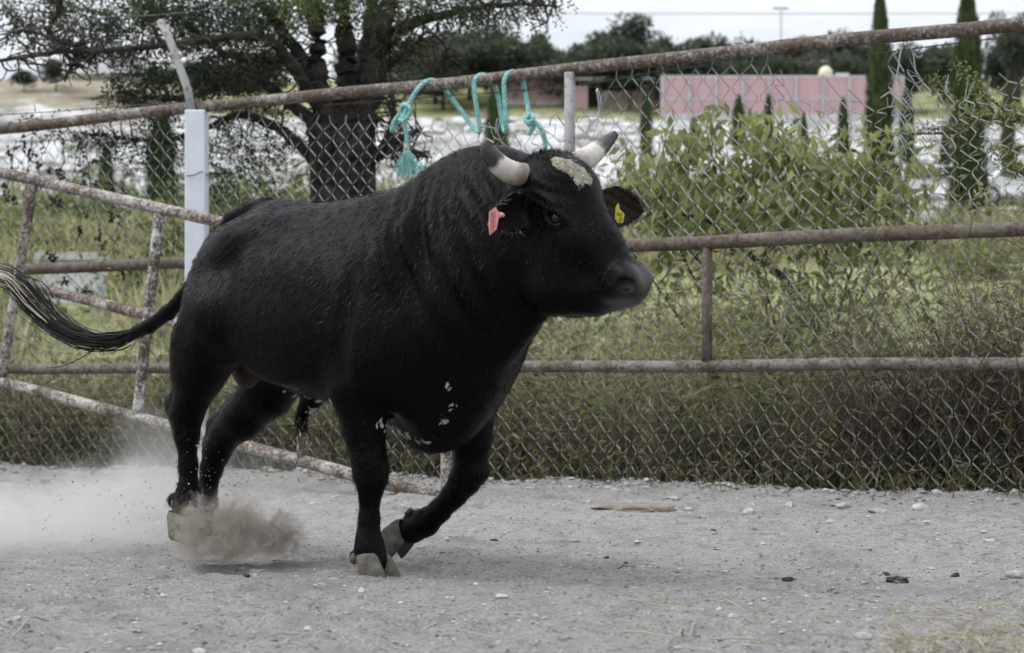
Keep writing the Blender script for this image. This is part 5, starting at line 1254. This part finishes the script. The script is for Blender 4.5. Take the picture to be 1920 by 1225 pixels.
for (px, py, v) in ((664, 1048, .19), (770, 963, -.16), (328, 944, .19)):
    c = bull_world(np.array(BL(px, py, v))); mk('dewclaw', ICO1[0] * np.array([.014, .014, .018]) + c, ICO1[1], M['hoof'], bull)
# hair: tail switch
M['hair'] = simple('black_hair', (.0025, .0025, .0025), (.008, .008, .008), .42, 40, spec=.15)
M['hair_c'] = simple('cream_hair', (.36, .325, .24), (.60, .56, .46), .5, 30)
TP = [(262, 621), (225, 636), (185, 641), (145, 630), (105, 606), (70, 574), (42, 542), (20, 524), (-15, 515), (-60, 512)]
TPw = np.array([bull_world(np.array(BL(px, py, 0.0))) for px, py in TP])
def strand(o0, o1, t0, t1, r, mb, wav):
    s = np.linspace(t0, t1, 16); c = np.array([[np.interp(q, np.linspace(0, 1, len(TPw)), TPw[:, k]) for k in range(3)] for q in s])
    e = np.clip(s, 0, 1)[:, None]
    env = np.interp(s, [0, .12, .35, .6, .85, 1], [.35, .75, 1, 1.15, .75, .5])[:, None]
    p = c + (o0 * (1 - e) + o1 * e) * env + wav * np.sin(s[:, None] * 6 + o0[0] * 300)
    mb.tube(spline(p, 2), np.linspace(r, r * .35, len(p) * 2 - 1), 4, cap=False)
hb, hc = MB(), MB()
for k in range(330):
    o0 = rng.normal(0, 1, 3) * .011; o1 = rng.normal(0, 1, 3) * np.array([.022, .022, .034])
    strand(o0, o1, rng.uniform(0, .12), rng.uniform(.55, .86), rng.uniform(.0014, .003), hb, rng.normal(0, .006, 3))
for k in range(60): strand(rng.normal(0, .012, 3), rng.normal(0, .02, 3) + np.array([0, 0, rng.choice([-.05, .045])]), 0, rng.uniform(.6, .88), .0022, hb, rng.normal(0, .006, 3))
for k in range(55): strand(rng.normal(0, .006, 3), rng.normal(0, 1, 3) * np.array([.012, .012, .014]) + np.array([0, -.018, .004]), rng.uniform(.42, .5), rng.uniform(.85, 1), rng.uniform(.0016, .003), hc, rng.normal(0, .006, 3))
for pts in ([(205, 642), (180, 655), (150, 672), (120, 686), (92, 690)], [(215, 640), (190, 652), (160, 662)], [(60, 580), (45, 560), (42, 545), (50, 530)], [(120, 612), (80, 600), (50, 575), (38, 555), (48, 535), (70, 525)], [(100, 560), (90, 540), (70, 525), (40, 518)], [(130, 615), (105, 585), (80, 540), (60, 522), (30, 514)]):
    p = spline([bull_world(np.array(BL(px, py, rng.uniform(-.01, .02)))) for px, py in pts], 6); hb.tube(p, np.linspace(.0028, .0012, len(p)), 4)
hb.build('tail_hair', M['hair'], bull); o = hc.build('tail_hair', M['hair_c'], bull); o['label'] = 'cream coloured hair at the tail tip'
# short coat hair that breaks the outline, forehead tuft
def coat(mask, n, l0, l1, w, flow, mat, name, curl=.35, lift=(.25, .6)):
    idx = np.nonzero(mask)[0]; idx = idx[rng.integers(0, len(idx), n)]
    c = BV[idx] + rng.normal(0, .003, (n, 3)); N_ = BN[idx]; fl = flow[idx] if np.ndim(flow) == 2 else np.array(flow, float)[None] + 0 * N_
    fl = fl - N_ * (N_ * fl).sum(1)[:, None]; fl /= np.linalg.norm(fl, axis=1)[:, None] + 1e-9
    d = N_ * rng.uniform(*lift, (n, 1)) + fl + rng.normal(0, curl, (n, 3)); d /= np.linalg.norm(d, axis=1)[:, None]
    l = rng.uniform(l0, l1, (n, 1)); sd = np.cross(d, N_ + rng.normal(0, .35, (n, 3))); sd /= np.linalg.norm(sd, axis=1)[:, None] + 1e-9
    c = c - N_ * .0025
    V = np.stack([c - sd * w, c + sd * w, c + d * l], 1); V = bull_world(V.reshape(-1, 3)); b = np.arange(n) * 3
    return mk(name, V, np.c_[b, b + 1, b + 2], mat, bull)
sgn_ = np.sign(v_l)[:, None]; FL = np.concatenate([np.full((len(BV), 1), -.55), sgn_ * .35, np.full((len(BV), 1), -.75)], 1)     # hair lies back, outwards and down
sw = np.sin(u_ * 23 + w_ * 9)[:, None] * .25 + np.sin(w_ * 31 - u_ * 11)[:, None] * .2; FL = FL + sw * np.array([[.8, 0, -.6]])
nk = np.exp(-((u_ - .30) / .16) ** 2)[:, None]; FL = FL * (1 - nk) + nk * np.array([[-.15, 0, -1.0]])
fc_ = np.clip((u_ - .5) / .1, 0, 1)[:, None]; FL = FL * (1 - fc_) + fc_ * np.array([[.45, 0, -.8]])
body_m = (white < .5) & (brown < .4) & (grey < .3)
M['coat_hair'] = simple('coat_hair', (.0006, .0006, .0007), (.0042, .0041, .0041), .38, 55, spec=.11)
face_m = (u_ > .50) & (muz < .3)
coat(body_m & (w_ > .16) & ~face_m & (muz < .3), 110000, .014, .030, .0010, FL, M['coat_hair'], 'coat_hair', .10, (.03, .13))
coat(body_m & face_m, 26000, .008, .016, .0008, FL, M['coat_hair'], 'face_hair', .16, (.03, .13))
coat(body_m & (u_ > .48) & (u_ < .58) & (w_ > 1.17) & (np.abs(v_l) < .09), 1500, .012, .024, .0012, (.3, 0, .4), M['hair'], 'poll_hair', .7)
coat((white > .72) & (w_ > 1), 2600, .007, .016, .0010, (.35, -.1, -.8), M['hair_c'], 'forehead_tuft', .45)
M['ear_hair'] = simple('ear_hair', (.05, .04, .034), (.17, .15, .13), .7, 60)
for e in (EAR_N, EAR_F):
    msk, t_, q, fc = earmask(*e[:3]); coat(msk & (np.abs(BN @ fc) < .6) & (t_ > .3), 500 if e is EAR_N else 260, .010, .024, .0011, tuple(fc), M['ear_hair'], 'ear_hair', .5)
# tassel of hair at the sheath
mb = MB()
for k in range(40):
    a = np.array(BL(566, 778, .02)) + rng.normal(0, .008, 3); p = spline(bull_world(np.array([a, a + rng.normal(0, .01, 3) + [0, 0, -.03], a + rng.normal(0, .022, 3) + [0, 0, -.07 * rng.uniform(.5, 1.3)]])), 3); mb.tube(p, np.linspace(.002, .0008, len(p)), 3, cap=False)
mb.build('sheath_hair', M['hair'], bull)
# ear tags
def plate(name, pix, v0, tilt, mat, label, th=.0035):
    """flat tag hanging at the ear: outline in the photo, true plane at the ear's distance"""
    c0 = bull_world(np.array(BL(*np.mean(pix, 0), v0))); k = c0[1] / FPX
    q = np.array([[(px - np.mean(pix, 0)[0]) * k, 0, -(py - np.mean(pix, 0)[1]) * k] for px, py in pix]); q[:, 1] = q[:, 0] * tilt
    n = len(q); V = np.vstack([q + c0 + [0, -th / 2, 0], q + c0 + [0, th / 2, 0]])
    o = mk(name, V, [np.array([tuple(range(n))]), np.array([tuple(range(n, 2 * n))[::-1]]), np.array([(i, n + i, n + (i + 1) % n, (i + 1) % n) for i in range(n)])], mat, bull, False)
    o['label'] = label; return o, c0, k
M['pink'] = simple('pink_plastic', (.58, .21, .21), (.66, .27, .26), .45, 20); M['yellow'] = simple('yellow_plastic', (.56, .52, .05), (.66, .62, .08), .45, 20); M['ink'] = simple('ink', (.03, .02, .02), (.05, .04, .03), .7, 10)
pt, c0, k = plate('ear_tag', [(929, 388), (934, 397), (940, 398), (943, 402), (940, 407), (935, 409), (931, 430), (918, 442), (916, 425), (914, 421), (916, 417), (917, 398)], .255, .25, M['pink'], 'pink ear tag in the near ear')
mpx = np.mean([(929, 388), (934, 397), (940, 398), (943, 402), (940, 407), (935, 409), (931, 430), (918, 442), (916, 425), (914, 421), (916, 417), (917, 398)], 0)
mb = MB()
for row_, (xa, ya, yb) in enumerate(((921.5, 398, 437), (925.0, 396, 433), (928.2, 397, 428))):
    y = ya
    while y < yb:
        l = rng.uniform(.8, 2.2); x = xa + rng.normal(0, .2); wd = (1.1, 1.5, .7)[row_] * rng.uniform(.7, 1.2)
        mb.box(c0 + np.array([(x - mpx[0]) * k, (x - mpx[0]) * k * .25 - .0024, -(y + l / 2 - mpx[1]) * k]), (wd * k, .0008, l * k)); y += l + rng.uniform(.5, .9)
mb.build('print', M['ink'], pt, False)
MB().tube([c0 + [(941 - mpx[0]) * k, -.004, -(403 - mpx[1]) * k], c0 + [(943 - mpx[0]) * k, .02, -(403 - mpx[1]) * k]], .006, 10).build('stud', M['pink'], pt)
ypx = [(1154, 390), (1157.5, 382.5), (1160, 381.6), (1162, 392), (1171, 402), (1168, 418), (1159, 418.5), (1153, 411)]
yt, c0, k = plate('ear_tag', ypx, -.155, -.15, M['yellow'], 'yellow ear tag numbered 0 in the far ear'); mpx = np.mean(ypx, 0)
fc = bpy.data.curves.new('digits', 'FONT'); fc.body = '0'; fc.size = 13 * k; fc.extrude = .0004; fc.align_x = 'CENTER'; fc.shear = .2
to = bpy.data.objects.new('digits', fc); C.objects.link(to); dg = bpy.context.evaluated_depsgraph_get(); tm = bpy.data.meshes.new_from_object(to.evaluated_get(dg)); bpy.data.objects.remove(to)
no = bpy.data.objects.new('number', tm); C.objects.link(no); no.parent = yt; tm.materials.clear(); tm.materials.append(M['ink'])
tco = np.empty(len(tm.vertices) * 3); tm.vertices.foreach_get('co', tco); tco = tco.reshape(-1, 3); tco = np.c_[tco[:, 0], tco[:, 0] * -.15 - .003 - tco[:, 2], tco[:, 1]] + c0 + np.array([(1163 - mpx[0]) * k, 0, -(416.5 - mpx[1]) * k]) - root_loc(yt); tm.vertices.foreach_set('co', tco.ravel().astype(np.float32)); tm.update()
mb = MB()
for row_, y in enumerate((400.5, 404.0)):
    x = 1157.5
    while x < 1167:
        wd = rng.uniform(.5, 1.0); hh_ = rng.uniform(1.2, 2.8); mb.box(c0 + np.array([(x - mpx[0]) * k, (x - mpx[0]) * k * -.15 - .0024, -(y - mpx[1]) * k]), (wd * k, .0008, hh_ * k)); x += wd + .6
mb.build('print', M['ink'], yt, False)

# ================================================================ dust kicked up by the hind hooves
t = NT('dust'); t.t.nodes.remove(t.o); t.o = t.n('ShaderNodeOutputMaterial')
pv = t.n('ShaderNodeVolumePrincipled'); pv.inputs['Anisotropy'].default_value = .2
g = t.n('ShaderNodeNewGeometry'); pos = g.outputs['Position']
def blob(c, r, amp, edge=1.0):
    mpn = t.n('ShaderNodeMapping', vector_type='POINT'); s_ = [1 / q for q in r]; mpn.inputs['Scale'].default_value = s_; mpn.inputs['Location'].default_value = [-c[i] * s_[i] for i in range(3)]
    t.l(pos, mpn.inputs[0]); ln = t.n('ShaderNodeVectorMath', operation='LENGTH'); t.l(mpn.outputs[0], ln.inputs[0])
    return ln.outputs['Value'], amp, edge
def dens(bl, nz, kn):
    tot = None
    for ln, amp, edge in bl:
        q = t.math('ADD', t.math('SUBTRACT', 1.0, ln), t.math('MULTIPLY', t.math('SUBTRACT', nz, .5), kn)); q = t.mapr(q, 0, edge, 0, amp)
        tot = q if tot is None else t.math('ADD', tot, q)
    return tot
n1 = t.noise(pos, 4.2, 6, .6, 1.0)
dsoft = dens([blob(P(120, 1000, 6.5), (.55, .55, .20), 2.5, .8), blob(P(250, 945, 6.6), (.30, .4, .20), 2.8, .8), blob(P(300, 880, 6.75), (.26, .35, .24), 1.2, .9), blob(P(-120, 1010, 6.5), (.5, .5, .16), 2.4, .8), blob(P(420, 900, 6.9), (.5, .3, .16), .45, .9), blob(P(520, 990, 6.4), (.30, .3, .12), 1.3, .9)], n1, 1.9)
t.l(dsoft, pv.inputs['Density']); pv.inputs['Color'].default_value = (.88, .87, .855, 1)
t.l(pv.outputs[0], t.o.inputs['Volume'])
a, b_ = np.array([-2.75, 5.55, -.02]), np.array([-.42, 7.5, .62])
du = MB().box((a + b_) / 2, b_ - a).build('dust_cloud', t.m, smooth=False)
tag(du, 'pale dust cloud billowing behind the hind hooves', 'dust', kind='stuff')
t = NT('dust_puff'); pv = t.n('ShaderNodeVolumePrincipled'); pv.inputs['Anisotropy'].default_value = .1
g = t.n('ShaderNodeNewGeometry'); pos = g.outputs['Position']; n2 = t.noise(pos, 17, 7, .66, 1.4)
dhard = dens([blob(P(372, 1000, 5.93), (.085, .08, .095), 48, .5), blob(P(425, 985, 5.95), (.09, .08, .085), 52, .5), blob(P(425, 1025, 5.93), (.11, .08, .05), 60, .5), blob(P(480, 1000, 6.0), (.10, .09, .075), 30, .6), blob(P(535, 1000, 6.03), (.065, .07, .07), 55, .5), blob(P(470, 955, 6.03), (.05, .06, .05), 12, .6), blob(P(520, 1028, 6.0), (.08, .07, .035), 20, .6)], n2, 3.8)
t.l(dhard, pv.inputs['Density']); t.l(t.mix(t.mapr(dhard, 1, 16), (.82, .79, .745), (.50, .45, .39)), pv.inputs['Color'])
t.l(pv.outputs[0], t.o.inputs['Volume'])
a, b_ = np.array([-1.12, 5.78, -.02]), np.array([-.58, 6.14, .33])
du = MB().box((a + b_) / 2, b_ - a).build('dust_puff', t.m, smooth=False)
tag(du, 'brown dirt clods and dust bursting around the near hind hoof', 'dust', kind='stuff')
mb = MB()
for k in range(260):
    px, py = (rng.normal(400, 60), rng.normal(930, 60)) if k < 190 else (rng.uniform(60, 330), rng.uniform(880, 1040)); c = P(px, py, rng.uniform(5.9, 6.3)); s_ = rng.uniform(.0010, .0032)
    mb.add(ICOV * s_ * rng.uniform(.6, 1.4, (12, 1)) + c, T=ICOF, a=rng.choice([.05, .7]))
tag(mb.build('flying_grit', M['gravel'], smooth=False), 'grit flying up from the hind hooves', 'grit', kind='stuff')
print('script seconds', time.time() - T_START)
